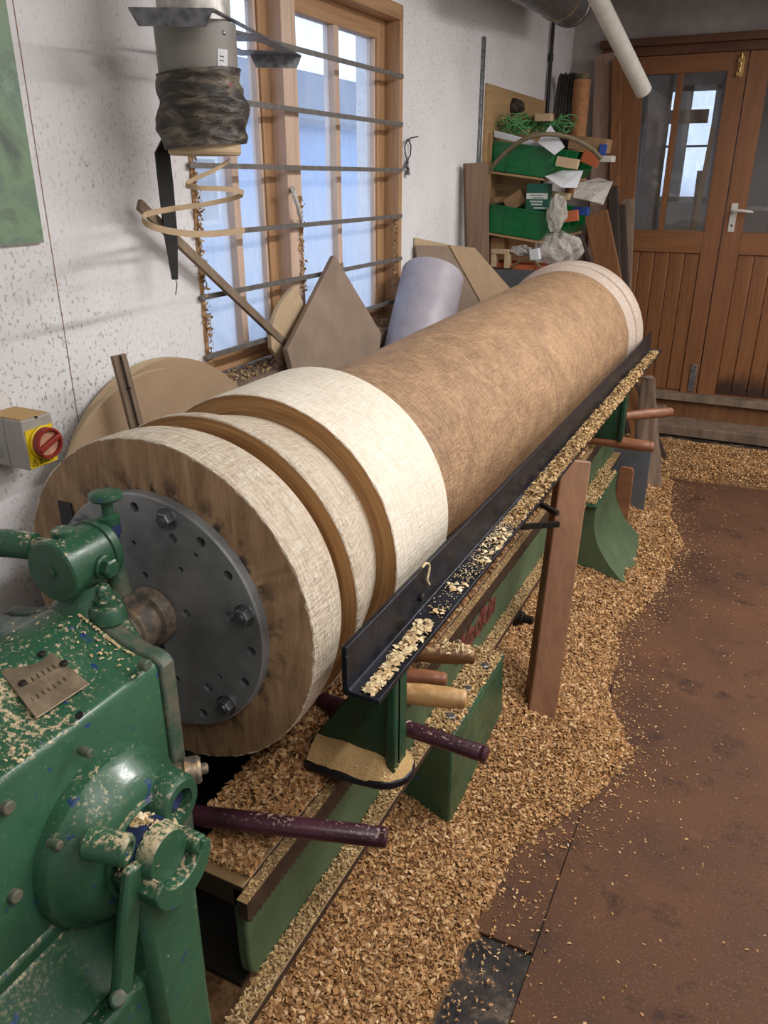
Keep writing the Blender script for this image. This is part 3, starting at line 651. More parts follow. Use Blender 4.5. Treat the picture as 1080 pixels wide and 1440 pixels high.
# upper casting: arched top, extruded along the spindle
pr = [(HW, .60), (HW, .944), (HW-.004, .953), (HW-.014, .957), (HW-.030, .958), (HW-.060, .966), (HW-.085, .978), (HW-.11, .991), (.02, .999), (0, 1.0)]
poly = [(AX+x, z) for x, z in pr]+[(AX-x, z) for x, z in pr[-2::-1]]
b = MB(); b.prism(poly, 'y', .02, .668); hpart('casting', b, bevel=.004)
# end plate with its thick worn edge
pr2 = [(HW+.005, .56), (HW+.005, .946), (HW-.002, .955), (HW-.014, .9595), (HW-.030, .9605), (HW-.060, .968), (HW-.085, .980), (HW-.11, .993), (.02, 1.001), (0, 1.002)]
poly = [(AX+x, z) for x, z in pr2]+[(AX-x, z) for x, z in pr2[-2::-1]]
g = G('worn_green_edge'); v = g.geo('Position'); cc = g.mix(g.ramp(g.noise(v, 30, 5, .7), [(.42, 0), (.6, 1)]), '#3A5646', '#6A6656'); M['edge'] = g.fin(dusty(g, cc, .15, 150, '#CDB896'), .55)
b = MB(); b.prism(poly, 'y', .668, .694); hpart('end_plate', b, 'edge', bevel=.004)
# bearing boss and spindle nose
b = MB(); b.lathe((AX, 0, AZ), (0, 1, 0), [(.690, .088), (.712, .086), (.720, .078), (.722, .05)], 48); hpart('bearing_cap', b, 'green_head', ang=30)
b = MB(); b.lathe((AX, 0, AZ), (0, 1, 0), [(.70, .036), (.756, .036), (.760, .041), (.784, .042), (.787, .038), (.797, .038), (.800, .046), (.822, .047), (.8255, .044)], 40); hpart('spindle', b, 'spindle', ang=30)
# pedestal: wider base with a dusty shoulder
ped = [(.02, 0), (.60, 0), (.606, .38), (.604, .53), (.592, .585), (.56, .606), (.02, .606)]
b = MB(); b.prism(ped, 'x', 2*AX+.58, -.58); hpart('pedestal', b, bevel=.010, seg=3)
b = MB(); b.prism([(.30, .60), (.60, .60), (.64, .66), (.655, .72), (.30, .72)], 'x', AX-HW-.002, XR+.004); hpart('neck', b, bevel=.01)
# shoulder web sloping from casting to pedestal
b = MB(); b.prism([(XR-.01, .70), (XR+.004, .70), (-.625, .64), (-.60, .606), (XR-.01, .606)], 'y', .03, .585); hpart('shoulder', b, bevel=.008)
# round gear cover
gcY, gcZ = .540, .778
b = MB(); b.lathe((XR, gcY, gcZ), (1, 0, 0), [(-.004, .116), (.012, .116), (.020, .113), (.026, .104), (.046, .094), (.056, .082), (.060, .070), (.060, .060)], 64); gcv = hpart('gear_cover', b, ang=30)
b = MB(); b.lathe((XR+.058, gcY, gcZ), (1, 0, 0), [(0, .064), (.006, .064), (.008, .060), (.006, .055), (-.01, .050), (-.014, .048)], 48, caps=True); hpart('cover_ring', b, par=gcv, ang=30)
b = MB(); b.lathe((XR+.04, gcY+.012, gcZ-.006), (1, 0, 0), [(0, .040), (.040, .040), (.046, .036)], 40); hpart('hub', b, par=gcv)
for py, pz in ((.52, .108), (.435, -.02), (.47, -.09)):
    pass
for (px, py) in ((143, 1066), (100, 1197), (106, 1255), (172, 1126)):
    h = hit(px, py, x=XR+.045); b = MB(); b.bcyl((XR+.010, h.y, h.z), (XR+.029, h.y, h.z), .006, .0015, 12); hpart('cover_bolt', b, 'edge', par=gcv)
# second smaller boss at the upper right of the cover
h = hit(256, 1130, x=-.575); bY, bZ = h.y, h.z
b = MB(); b.lathe((XR, bY, bZ), (1, 0, 0), [(0, .042), (.060, .038), (.078, .036), (.085, .031), (.085, .020), (.070, .018)], 36); sbs = hpart('side_boss', b, ang=30)
b = MB(); b.bcyl((-.600, bY, bZ), (-.583, bY, bZ), .013); hpart('boss_plug', b, 'bluechip', par=sbs)
h = hit(277, 1085, x=-.625); b = MB(); b.lathe((-.665, h.y-.03, h.z), (.75, .66, 0), [(0, .014), (.03, .014), (.034, .020), (.052, .020), (.056, .017)], 28); b.bcyl(Vector((-.665, h.y-.03, h.z))+Vector((.75, .66, 0))*.05, Vector((-.665, h.y-.03, h.z))+Vector((.75, .66, 0))*.066, .008); hpart('shaft_end', b, 'spindle', ang=30)
# clutch knob with chipped blue band, saddle below it and lever tube
kn = hit(238, 1204, x=-.548)
b = MB(); b.lathe((-.62, kn.y, kn.z), (1, 0, 0), [(0, .038), (.040, .038), (.046, .036)], 36); kbd = hpart('clutch_knob', b, 'bluechip', ang=30)
b = MB(); b.lathe((-.571, kn.y, kn.z), (1, 0, 0), [(0, .036), (.018, .035), (.023, .032)], 36); hpart('knob_cap', b, par=kbd, ang=30)
h = hit(283, 1188, x=-.535); b = MB(); b.bcyl((-.60, h.y, h.z), (-.535, h.y, h.z), .013, .003); hpart('knob_lug', b, par=kbd)
sd = hit(262, 1222, x=-.53)
b = MB(); N = 24; po = []
for i in range(N+1): a = PI+PI*i/N; po.append((sd.y+.052*math.cos(a), sd.z+.050*math.sin(a)))
for i in range(N+1): a = 2*PI-PI*i/N; po.append((sd.y+.036*math.cos(a), sd.z+.012+.030*math.sin(a)))
b.prism(po, 'x', -.615, -.532); hpart('saddle', b, bevel=.005)
b = MB(); b.prism([(sd.y-.045, .50), (sd.y+.048, .50), (sd.y+.050, sd.z-.02), (sd.y-.05, sd.z-.02)], 'x', -.62, -.56); hpart('saddle_web', b, bevel=.012)
l0 = hit(160, 1192, x=-.575)
dv = Vector((.9, .30, -.12)).normalized(); c0 = l0-dv*.035
b = MB(); b.lathe(c0, dv, [(0, .016), (.004, .019), (.050, .019), (.054, .016), (.054, .011), (.035, .010)], 28); hpart('lever_boss', b, ang=30)
p0 = hit(188, 1215, x=-.566); p1 = hit(170, 1400, x=-.572)
b = MB(); b.beam(p0, p1, .014, .030, (1, 0, 0)); lva = hpart('lever_arm', b, bevel=.005)
b = MB(); b.bcyl(hit(166, 1405, x=-.59), hit(166, 1405, x=-.560), .010, .003); hpart('lever_pin', b, 'edge', par=lva)
# brass maker's plate on the sloping top with rivets
q = [hit(2, 952, z=.986), hit(55, 908, z=.988), hit(127, 966, z=.962), hit(52, 1015, z=.962)]
q[2].z, q[3].z = .965, .965; q[0].z, q[1].z = .992, .992
b = MB(); b.slab([q[3], q[2], q[1], q[0]], .0025); npl = hpart('name_plate', b, 'brass_plate', bevel=.0008)
nn = (q[2]-q[3]).cross(q[1]-q[3]).normalized()
def onp(u, w): return q[3]+(q[2]-q[3])*u+(q[0]-q[3])*w+nn*.0025
for (u, w) in ((.16, .62), (.88, .55), (.70, .90)):
    p = onp(u, w); b = MB(); b.lathe(p, nn, [(0, .0052), (.002, .0045), (.0032, .002)], 14); hpart('rivet', b, 'steel_dark', par=npl)
# stamped unreadable marks: short raised dashes
b = MB(); ux = (q[2]-q[3]).normalized(); uy = (q[0]-q[3]).normalized()
for r_ in range(2):
    for i in range(7): p = onp(.16+.10*i, .30+.30*r_); b.obox(p, ux*.0028, uy*.0036, nn*.0004)
hpart('stamped_marks', b, 'brass_plate', bevel=0, par=npl)
# bolts and a drain hole on the side
for (px, py, xx) in ((207, 936, XR+.006), (22, 1260, XR+.004), (10, 1135, XR+.003)):
    h = hit(px, py, x=xx); b = MB(); b.bcyl((XR-.004, h.y, h.z), (XR+.008, h.y, h.z), .008, .0015, 14); hpart('side_bolt', b, 'edge')
h = hit(112, 1006, x=XR); b = MB(); b.cyl((XR-.002, h.y, h.z), (XR+.0008, h.y, h.z), .005, n=12); hpart('side_hole', b, 'black')
for py in (1040, 1050):
    pass
# drum (oil pump) on top: axis along the spindle
dc = hit(71, 806, x=AX); dR = .044
b = MB(); b.lathe((AX, dc.y, dc.z), (0, 1, 0), [(0, dR-.003), (.003, dR), (.014, dR), (.015, dR-.002), (.075, dR-.002), (.076, dR+.001), (.088, dR+.001), (.094, dR-.004), (.098, .028)], 48); pdm = hpart('pump_drum', b, ang=30)
b = MB(); b.cyl((AX, dc.y-.004, dc.z), (AX, dc.y+.001, dc.z), .008, n=16); b.cyl((AX, dc.y-.0055, dc.z), (AX, dc.y-.003, dc.z), .005, n=12); hpart('drum_screw', b, 'edge', par=pdm)
b = MB(); b.bcyl((AX-.005, dc.y+.035, dc.z+dR-.006), (AX-.005, dc.y+.035, dc.z+dR+.006), .015, .002); hpart('top_plug', b, par=pdm)
b = MB(); b.bcyl((AX+dR-.012, dc.y+.052, dc.z-.004), (AX+dR+.004, dc.y+.052, dc.z-.004), .017, .002); b.lathe((AX+dR+.003, dc.y+.052, dc.z-.004), (1, 0, 0), [(0, .014), (.012, .014), (.014, .011)], 6); hpart('side_plug', b, par=pdm)
b = MB(); b.lathe((AX+.0, dc.y+.05, .985), (0, 0, 1), [(0, .050), (.012, .046), (.03, .030), (.045, .028)], 32); hpart('drum_neck', b)
for (px, py) in ((148, 845),):
    h = hit(px, py, z=1.012); b = MB(); b.lathe((h.x, h.y, .985), (0, 0, 1), [(0, .027), (.016, .025), (.022, .021), (.024, .014), (.030, .014), (.032, .009), (.037, .008)], 24); hpart('bolted_boss', b, ang=30)
# suction pipe leaving to the left, elbow and blue hose
b = MB(); b.tube([(AX-dR+.01, dc.y+.04, dc.z+.012), (AX-dR-.02, dc.y+.03, dc.z+.014)], .014, 16); b.tube([(AX-dR-.015, dc.y+.03, dc.z+.014), (AX-dR-.05, dc.y+.02, dc.z+.016), (AX-dR-.10, dc.y+.01, dc.z+.012), (AX-dR-.118, dc.y+.005, dc.z-.01), (AX-dR-.12, dc.y+.003, dc.z-.03)], [.019, .02, .02, .019, .018], 16); spp = hpart('suction_pipe', b, ang=50)
b = MB(); b.tube([(AX-dR-.12, dc.y+.003, dc.z-.025), (AX-dR-.122, dc.y+.0, dc.z-.05)], .021, 14); hpart('hose_union', b, 'spindle', par=spp)
b = MB(); b.tube([(AX-dR-.122, dc.y, dc.z-.045), (AX-dR-.124, dc.y-.005, dc.z-.10), (AX-dR-.12, dc.y-.03, .86), (AX-dR-.11, dc.y-.06, .70)], .018, 14); hpart('hose', b, 'bluehose')
# lubricator: stem with mushroom cap beside the drum
oc = hit(151, 697, x=AX+.012); ob = hit(156, 772, x=AX+.012); ox, oy = (oc.x+ob.x)/2, (oc.y+ob.y)/2
b = MB(); b.lathe((ox, oy, .99), (0, 0, 1), [(0, .018), (.04, .014), (.05, .013)], 20); hpart('lubricator_socket', b, 'edge')
b = MB(); b.lathe((ox, oy, 0), (0, 0, 1), [(1.035, .0095), (oc.z-.058, .0125), (oc.z-.055, .015), (oc.z-.038, .015)], 24); lbs = hpart('lubricator_stem', b, 'bluechip', ang=30)
b = MB(); b.lathe((ox, oy, 0), (0, 0, 1), [(oc.z-.040, .0155), (oc.z-.030, .016), (oc.z-.026, .0085), (oc.z-.006, .0085), (oc.z-.004, .020), (oc.z, .0235), (oc.z+.005, .0225), (oc.z+.008, .016)], 28); hpart('lubricator_cap', b, par=lbs, ang=30)
# bracket behind the drum
b = MB(); h0 = hit(180, 800, x=AX+.02); b.prism([(h0.x-.012, .99), (h0.x+.030, .985), (h0.x+.016, h0.z+.006), (h0.x-.016, h0.z+.010)], 'y', .690, .712); hpart('oil_bracket', b, bevel=.006)
# chips lying on the headstock
def on_top(n, x0, x1, y0, y1, zf, sz, name, label, mat='chips_pale', flat=.25):
    P = np.zeros((n, 3)); P[:, 0] = rng.uniform(x0, x1, n); P[:, 1] = rng.uniform(y0, y1, n); P[:, 2] = [zf(x, y) for x, y in P[:, :2]]
    return chips_mesh(name, P, sz, mat, flat, label=label, cat='shavings')
def topz(x, y):
    t = abs(x-AX); xs = [0, .02, .039, .064, .089, .119, .135, .145, .149]; zs = [1.0, .999, .991, .978, .966, .958, .957, .953, .944]
    return float(np.interp(t, xs, zs))+.0012
n = 420; P = np.zeros((n, 3)); P[:, 0] = AX+rng.normal(.06, .05, n).clip(-.13, .143); P[:, 1] = rng.normal(.56, .10, n).clip(.2, .66)
k = (np.abs(P[:, 0]-AX) < .146); P = P[k]; P[:, 2] = [topz(x, y)+.0012 for x, y in P[:, :2]]
P = P[~((P[:, 0] > -.81) & (P[:, 0] < -.66) & (P[:, 1] > .47) & (P[:, 1] < .62))]
chips_mesh('wood_chips', P, .007, 'chips_pale', .15, label='pale wood chips scattered over the green headstock top', cat='shavings')
hp_ = hit(199, 1160, x=-.588); n = 520; P = np.stack([hp_.x+rng.normal(0, .012, n), hp_.y+rng.normal(0, .016, n), hp_.z+rng.normal(0, .003, n)], 1); P[:, 2] += .008-np.abs(P[:, 1]-hp_.y)*.7-np.abs(P[:, 0]-hp_.x)*.3
chips_mesh('wood_chips', P, .011, 'chips_pale', .5, label='small heap of pale chips on the clutch hub of the headstock', cat='shavings')

# ================================================================== LATHE BED
bed = thing('lathe_bed', (AX, 2.1, 0), 'long green cast iron lathe bed on flared feet behind the leaning post', 'lathe bed')
BXF, BXI = -.58, -.695; BXB, BXBI = 2*AX-BXF, 2*AX-BXI
Y0, Y1 = .70, 3.72; BT = .552
def bpart(name, b, mat='green_bed', bevel=0, par=None, **k): return b.build(name, mat, par or bed, bevel=bevel, **k)
side = [(Y0+.0, .545), (Y0, .40), (Y0+.004, .36), (Y0+.018, .335), (Y0+.05, .32), (Y1, .32), (Y1, .545)]
for xo, xi in ((BXF, BXF-.022), (BXB, BXB+.022)):
    b = MB(); b.prism(side, 'x', xi, xo); bpart('side_casting', b, bevel=.004)
for xo, xi in ((BXF, BXI), (BXB, BXBI)):
    b = MB(); b.box(min(xo, xi), max(xo, xi), Y0, Y1, .505, BT); bpart('shear', b, 'rack', bevel=.002)
for xo, s in ((BXF, 1), (BXB, -1)):
    b = MB(); b.box(min(xo, xo+s*.036), max(xo, xo+s*.036), .62, Y1, .326, .344); bpart('bottom_flange', b, 'rack', bevel=.002)
b = MB(); b.box(BXB+.02, BXF-.02, Y1-.03, Y1, .32, .5); bpart('end_rib', b, 'bed_inside')
for y in (1.3, 2.0, 2.7, 3.3):
    b = MB(); b.box(BXB+.02, BXF-.02, y, y+.03, .34, .50); bpart('cross_rib', b, 'bed_inside')
b = MB(); b.box(BXB+.022, BXF-.022, Y0, Y1, .315, .325); bpart('chip_tray', b, 'bed_inside')
# toothed rack along the front
pts = [(Y0-.018, .546), (Y0-.018, .509)]; y = Y0-.018; 
while y < Y1-.014: pts += [(y+.004, .509), (y+.006, .503), (y+.010, .503), (y+.012, .509)]; y += .0125
pts += [(Y1, .509), (Y1, .546)]
b = MB(); b.prism(pts, 'x', BXF+.0005, BXF+.020); bpart('rack', b, 'rack', smooth=False)
# raised maker's lettering
text('Wadkin', .105, .003, (BXF+.001, 1.585, .405), (0, 1, 0), (0, 0, 1), 'red_print', 'raised_lettering', bed, .25, .0015)
# near foot: upright box with top flange and bolts
fX = -.505
b = MB(); yA, yB = 1.405, 1.79
vs = [(fX, yA, .335), (fX, yB, .335), (fX-.006, yB+.07, .0), (fX-.006, yA+.02, .0), (-.66, yA, .335), (-.66, yB, .335), (-.72, yB+.07, .0), (-.72, yA+.02, 0)]
b.add(vs, [(0, 1, 2, 3), (4, 7, 6, 5), (0, 3, 7, 4), (1, 5, 6, 2), (0, 4, 5, 1), (3, 2, 6, 7)]); bpart('foot', b, 'green', bevel=.006)
b = MB(); b.box(BXF, fX+.001, yA-.004, yB+.004, .336, .352); fl = bpart('foot_flange', b, 'green', bevel=.003)
for px, py in ((658, 968), (634, 1006), (683, 935)):
    h = hit(px, py, z=.362); b = MB(); b.lathe((min(h.x, -.53), h.y, .352), (0, 0, 1), [(0, .013), (.010, .013), (.012, .010)], 6); bpart('foot_bolt', b, 'bolt', par=fl)
# far foot: flares outward to a toe
def flare(t): return -.505+.0*t+.190*(max(0, (t-.15)/.85))**2.0
b = MB(); n = 14; yA, yB = 2.98, 3.40
L = []
for i in range(n+1):
    t = i/n; z = .34*(1-t); L.append((flare(t), z, yA-.0*t, yB+.06*t))
vs = []
for (x, z, a, c) in L: vs += [(x, a, z), (x, c, z), (-.66, a, z), (-.66, c, z)]
fs = [(0, 1, 3, 2), tuple(n*4+k for k in (0, 2, 3, 1))]
for i in range(n):
    o = i*4; fs += [(o, o+4, o+5, o+1), (o+1, o+5, o+7, o+3), (o+3, o+7, o+6, o+2), (o+2, o+6, o+4, o)]
b.add(vs, fs); bpart('foot', b, 'green_bed', bevel=.004)  # paler bed green puts dust and lighting into this foot's colour
b = MB(); b.box(BXF, fX+.004, yA-.01, yB+.01, .338, .352); bpart('foot_flange', b, 'green', bevel=.003)
for yA in (1.405, 2.98):
    b = MB(); b.box(BXB-.09, BXB+.03, yA, yA+.38, 0, .336); bpart('foot', b, 'green', bevel=.01)
# handwheel stub under the flange next to the post
h = hit(728, 868, x=-.55); b = MB(); b.bcyl((-.60, h.y, h.z), (-.53, h.y, h.z), .022); b.bcyl((-.53, h.y, h.z), (-.50, h.y, h.z), .013); b.bcyl((-.56, h.y, h.z), (-.545, h.y, h.z), .030); bpart('feed_stub', b, 'steel_dark')

# tailstock hidden behind the column's far end
ts = thing('tailstock', (AX, 3.70, BT), 'green tailstock holding the far end of the oak column', 'tailstock')
b = MB(); b.prism([(AX-.10, BT), (AX+.10, BT), (AX+.05, .80), (AX-.05, .80)], 'y', 3.655, 3.715); b.build('body', 'green', ts, bevel=.01)
b = MB(); b.lathe((AX, 3.64, AZ), (0, 1, 0), [(0, .05), (.01, .06), (.08, .06), (.09, .05)], 32); b.cyl((AX, 3.68, .78), (AX, 3.68, AZ), .045); b.build('barrel', 'green', ts)
b = MB(); b.lathe((AX, 3.587, AZ), (0, 1, 0), [(0, .004), (.03, .02), (.06, .022)], 24); b.build('centre', 'bolt', ts)

# ================================================================== TOOL REST
tr = thing('tool_rest', (-.46, 2.3, BT), 'long black angle iron tool rest on green brackets beside the column', 'tool rest')
RX, RXO, RZ0, RZ1, RY0, RY1 = -.486, -.424, .836, .920, .856, 3.735
b = MB(); b.prism([(RX, RZ1), (RX, RZ0+.006), (RX+.003, RZ0+.001), (RX+.007, RZ0), (RXO, RZ0), (RXO, RZ0+.009), (RX+.018, RZ0+.009), (RX+.0115, RZ0+.0115), (RX+.009, RZ0+.018), (RX+.009, RZ1)], 'y', RY0, RY1); b.build('angle_iron', 'iron', tr, bevel=.0012)
b = MB(); h = hit(591, 840, x=RX+.009); b.bcyl((RX+.008, h.y, h.z), (RX+.016, h.y, h.z), .008, .002, 12); b.build('rest_bolt', 'steel_dark', tr)
for (pa_, pc_, zz) in (((733, 741), (786, 737), .800), ((757, 707), (784, 722), .815)):
    b = MB(); b.beam(hit(*pa_, z=zz), hit(*pc_, z=zz), .012, .010, (0, 0, 1)); b.build('rest_stay', 'steel_dark', tr)
def bracket(y, plate_l):
    b = MB(); po = [(-.453, RZ0), (-.453, .598), (-.50, .598), (-.632, .598), (-.615, .625), (-.56, .71), (-.484, .815), (-.484, RZ0)]
    b.prism(po, 'y', y, y+.012); b.build('bracket_web', 'green_dark', tr, bevel=.003)
    b = MB(); b.box(-.470, -.453, y-.012, y+.040, .598, RZ0); b.build('bracket_post', 'green_dark', tr, bevel=.004)
    b = MB(); b.box(-.69, -.596, y-.02, y+.07, BT, .598 if y > 2 else .582); b.build('base_block', 'bed_inside', tr, bevel=.003)
    if y > 2: return
    # sliding base plate with a rounded nose, across the bed
    po = [(-.615, y-.046), (-.57, y-.048), (-.52, y-.044)]
    for i in range(13): a = -PI/2+PI*i/12; po.append((-.492+.062*math.cos(a), y+.016+.056*math.sin(a)))
    po += [(-.615, y+.075)]
    b = MB(); b.prism(po, 'z', .582, .598); b.build('base_plate', 'iron', tr, bevel=.003)
bracket(.985, 0); bracket(3.08, 0)
def rough_strip(name, b, mat, label): 
    return tag(b.build(name, mat, smooth=True), label, 'sawdust', None, 'stuff')
# sawdust mound on the near base plate
mb = MB(); cy = .985
def mound(u, w):
    x = -.612+(.179)*u; yl = cy-.042; 
    if u > .67: k = (u-.67)/.33; yl = cy+.016-.054*math.sqrt(max(0, 1-k*k)); yr = cy+.016+.054*math.sqrt(max(0, 1-k*k))
    else: yr = cy+.070
    y = yl+(yr-yl)*w; e = 4*w*(1-w)*min(1, (1-u)*5+.02)
    return (x, y, .5985+e*(.016+.020*(1-u)+.006*math.sin(22*x))+.0015*math.sin(90*x+40*y))
mb.grid(mound, 40, 16); rough_strip('sawdust_mound', mb, 'finedust', 'fine pale sawdust piled on the base plate of the tool rest bracket')

# purple bars
def bar(name, p0, p1, r, mat, label, cat, n=24):
    p0, p1 = Vector(p0), Vector(p1); L = (p1-p0).length
    b = MB(); b.lathe(p0, p1-p0, [(0, r-.003), (.003, r), (L-.014, r), (L-.012, r-.001), (L-.004, r), (L, r-.004)], n)
    return tag(b.build(name, mat, ang=30), label, cat)
z1 = BT+.019
a, c = hit(285, 1148, z=.60), hit(545, 1178, z=.60); d = (c-a).normalized()
bar('clamp_bar', a-d*.06, c, .0165, 'purple', 'dark purple steel bar sticking out over the bed beside the headstock', 'bar')
a, c = hit(566, 1022, z=.625), hit(685, 1062, z=.625); d = (c-a).normalized()
bar('clamp_bar', a-d*.18, c, .0150, 'purple', 'dark purple steel bar sticking out past the green tool rest bracket', 'bar')

# turning tools lying across the bed with their handles out
def tool(e, s, r, mat, label, ln=.30, collar=True):
    e, s = Vector(e), Vector(s); d = (e-s).normalized(); st = e-d*ln
    t = thing('turning_tool', (st.x, st.y, BT), label, 'chisel', 'turning tools lying across the lathe bed')
    b = MB(); b.lathe(st, d, [(0, r*.62), (.012, r*.75), (ln*.25, r*.85), (ln*.6, r*1.05), (ln*.85, r), (ln-.02, r*.93), (ln-.016, r*.86), (ln-.010, r*.93), (ln-.003, r*.8), (ln, r*.5)], 28); b.build('handle', mat, t, ang=40)
    b = MB(); b.bcyl(st-d*.02, st+d*.012, r*.66, .002); b.build('ferrule', 'brass', t)
    b = MB(); b.beam(st-d*.22, st-d*.015, .018, .006, (d.y, -d.x, 0)); b.build('blade', 'steel_dark', t)
zt = BT+.026
tool(hit(657, 984, z=zt+.012), hit(566, 974, z=zt+.012), .0215, 'handle_pale', 'turning tool with pale dusty wooden handle beside the green bracket', .22)
tool(hit(629, 955, z=zt), hit(540, 948, z=zt), .0165, 'handle_red', 'turning tool with reddish handle under the tool rest, between two other handles', .22)
tool(hit(669, 922, z=zt+.01), hit(590, 917, z=zt+.01), .0215, 'handle_old', 'turning tool with old brown handle covered in curly shavings', .22)
tool(hit(945, 579, z=.615), hit(890, 584, z=.615), .0215, 'handle_red', 'turning tool with reddish handle pointing out near the rough stump', .32)
tool(hit(920, 629, z=.585), hit(832, 617, z=.585), .0235, 'handle_red', 'turning tool with long red-brown handle above the flared bed foot', .42)

# leaning post
p0 = Vector((-.421, 1.894, .0)); p1 = hit(807, 646, z=.815)
b = MB(); ca, sa = math.cos(math.radians(33)), math.sin(math.radians(33))
b.beam(p0, p1, .086, .056, (ca, sa, 0)); tag(b.build('timber_post', 'post', bevel=.005), 'smooth brown timber post leaning against the tool rest', 'post')

# stump, grey panel and reddish paddle at the far end of the bed
b = MB(); random.seed(3)
base = hit(926, 688, z=.04); 
def stump_pt(u, w):
    a = w*2*PI; z = .02+.60*u; r = .080*(1-.60*u)*(1+.18*math.sin(3*a+4*u)+.08*math.sin(7*a)+.05*math.sin(23*u+5*a))
    return (base.x-.085+r*math.cos(a)-.045*u, base.y+.05+r*.8*math.sin(a), z)
b.grid(stump_pt, 16, 30); b.lathe((base.x-.130, base.y+.05, .615), (0, 0, 1), [(0, .030), (.008, .02), (.01, 0)], 20)
tag(b.build('rough_stump', 'stump', ang=60), 'rough grey timber stump standing by the far lathe foot', 'timber')
a = hit(858, 618, y=3.72); c = hit(908, 690, y=3.72)
b = MB(); b.box(a.x, c.x, 3.73, 3.745, .0, a.z)
for (px_, py_, r_, sd_) in ((918, 562, .055, 3), (932, 572, .045, 5)):
    c_ = hit(px_, py_, y=5.45); bb_ = MB()
    def lump(u, w, c_=c_, r_=r_, sd_=sd_):
        a = u*2*PI; e = (w-.5)*PI; k = 1+.18*math.sin(3*a+sd_)+.12*math.sin(5*a+4*e+sd_); return (c_.x+r_*k*math.cos(a)*math.cos(e), c_.y+.01+r_*k*.8*math.sin(a)*math.cos(e), .11+r_*.8*k*math.sin(e))
    bb_.grid(lump, 20, 12); tag(bb_.build('bark_lump', 'stump', ang=60), 'rough bark lump on the step beam, '+('wider one by the stump' if sd_ == 3 else 'smaller one beside the wider lump'), 'bark')
tag(b.build('steel_sheet', 'slate', bevel=.002), 'flat grey steel sheet standing upright behind the far lathe foot', 'panel')
a = hit(871, 655, y=3.44); c = hit(889, 684, y=3.44)
b = MB(); po = [(a.x, .05), (c.x, .05), (c.x, a.z-.02), (c.x-.01, a.z), (a.x+.01, a.z), (a.x, a.z-.02)]; b.prism(po, 'y', 3.43, 3.45); tag(b.build('wooden_paddle', 'handle_red', bevel=.003), 'reddish wooden paddle end standing before the grey steel sheet', 'paddle')
# ================================================================== THINGS ALONG THE LEFT WALL
# low bench behind the lathe that carries the leaning boards
bn = thing('low_bench', (-1.29, 2.4, 0), 'low timber bench between the lathe and the wall', 'bench')
for i in range(3):
    b = MB(); b.box(-1.43+i*.092, -1.43+i*.092+.088, .9, 3.95, .255, .29); b.build('board', 'plank_grey', bn, bevel=.003)
for y in (1.0, 2.4, 3.8):
    b = MB(); b.box(-1.42, -1.17, y, y+.06, 0, .255); b.build('trestle', 'plank_grey', bn, bevel=.003)
# large MDF disc, leaning
def leaning_disc(cy, cz, r, xb, xt, th, mat, name):
    n = 96; vs = []; fs = []
    def X(z): return xb+(xt-xb)*((z-(cz-r))/(2*r))
    for s_ in (0, 1):
        for k in range(n): a = 2*PI*k/n; z = cz+r*math.sin(a); vs.append((X(z)+s_*th, cy+r*math.cos(a), z))
    fs = [tuple(range(n)), tuple(range(2*n-1, n-1, -1))]+[(k, (k+1) % n, n+(k+1) % n, n+k) for k in range(n)]
    b = MB(); b.add(vs, fs[:2], 0); b.add(vs, fs[2:], 1); return b.build(name, [mat, 'mdf_edge'], bevel=.002)
tag(leaning_disc(1.546, .710, .413, -1.33, -1.425, .036, 'mdf', 'mdf_disc'), 'large round brown MDF disc leaning on the white wall', 'disc')
tag(leaning_disc(1.478, .705, .408, -1.285, -1.37, .012, 'mdf', 'mdf_disc'), 'thin MDF disc standing in front of the thicker leaning disc', 'disc')
# small grey plank before the disc
pl = thing('grooved_plank', (-1.2, 1.35, .29), 'short weathered plank with a groove, leaning before the MDF discs', 'plank')
pa, pb = hit(166, 499, x=-1.315), hit(192, 600, x=-1.290)
d = (pb-pa); e = pb+d*((.30-pb.z)/d.z)
b = MB(); b.beam(pa, e, .034, .014, (.35, 1, 0)); b.build('plank', 'plank_grey', pl, bevel=.002)
off = Vector((.010, -.003, 0)); b = MB(); b.beam(pa+off, e+off, .003, .006, (.35, 1, 0)); b.build('groove', 'plank_dark', pl)
b = MB(); hc = pa+d*.45+off; b.cyl(hc+Vector((-.003, 0, 0)), hc+Vector((.003, 0, 0)), .004, n=10); b.build('nail_hole', 'black', pl)
# diamond-shaped board in the window and arc offcut behind it
T_, L_, R_ = hit(464, 360, x=-1.405), hit(397, 492, x=-1.365), hit(530, 470, x=-1.325)
nb = (L_-T_).cross(R_-T_).normalized()
def onpl(p, z):  # drop down the leaning plane
    t = Vector((0, 0, -1)); t = (t-nb*t.dot(nb)); return p+t*((z-p.z)/t.z)
C_ = (L_+R_)/2
L2 = onpl(L_*.95+R_*.05, .30); R2 = onpl(L_*.80+R_*.20, .30)
b = MB(); q = [T_, L_, L2, R2, R_]
vs = q+[p+(nb if nb.x > 0 else -nb)*.02 for p in q]; n = 5
b.add(vs, [tuple(range(n))], 0); b.add(vs, [tuple(range(2*n-1, n-1, -1))], 0); b.add(vs, [(k, (k+1) % n, n+(k+1) % n, n+k) for k in range(n)], 1)
b.v = b.v[:10]; b.f = [tuple(i % 10 for i in f) for f in b.f]
tag(b.build('pointed_board', ['mdf_dusty', 'mdf_dusty'], bevel=.002, smooth=False), 'pointed dusty MDF board leaning into the barred window', 'board')
b = MB(); A0, A1, A2 = hit(416, 402, x=-1.40), hit(381, 467, x=-1.40), hit(426, 424, x=-1.40)
po = []
for i in range(9): t = i/8; p = A1.lerp(A0, t)+Vector((0, -.022, .010))*math.sin(PI*t); po.append((p.y, p.z))
po += [(A2.y, A2.z), (A2.y+.06, .99), (A1.y+.06, .992), (A1.y+.0, 1.06)]
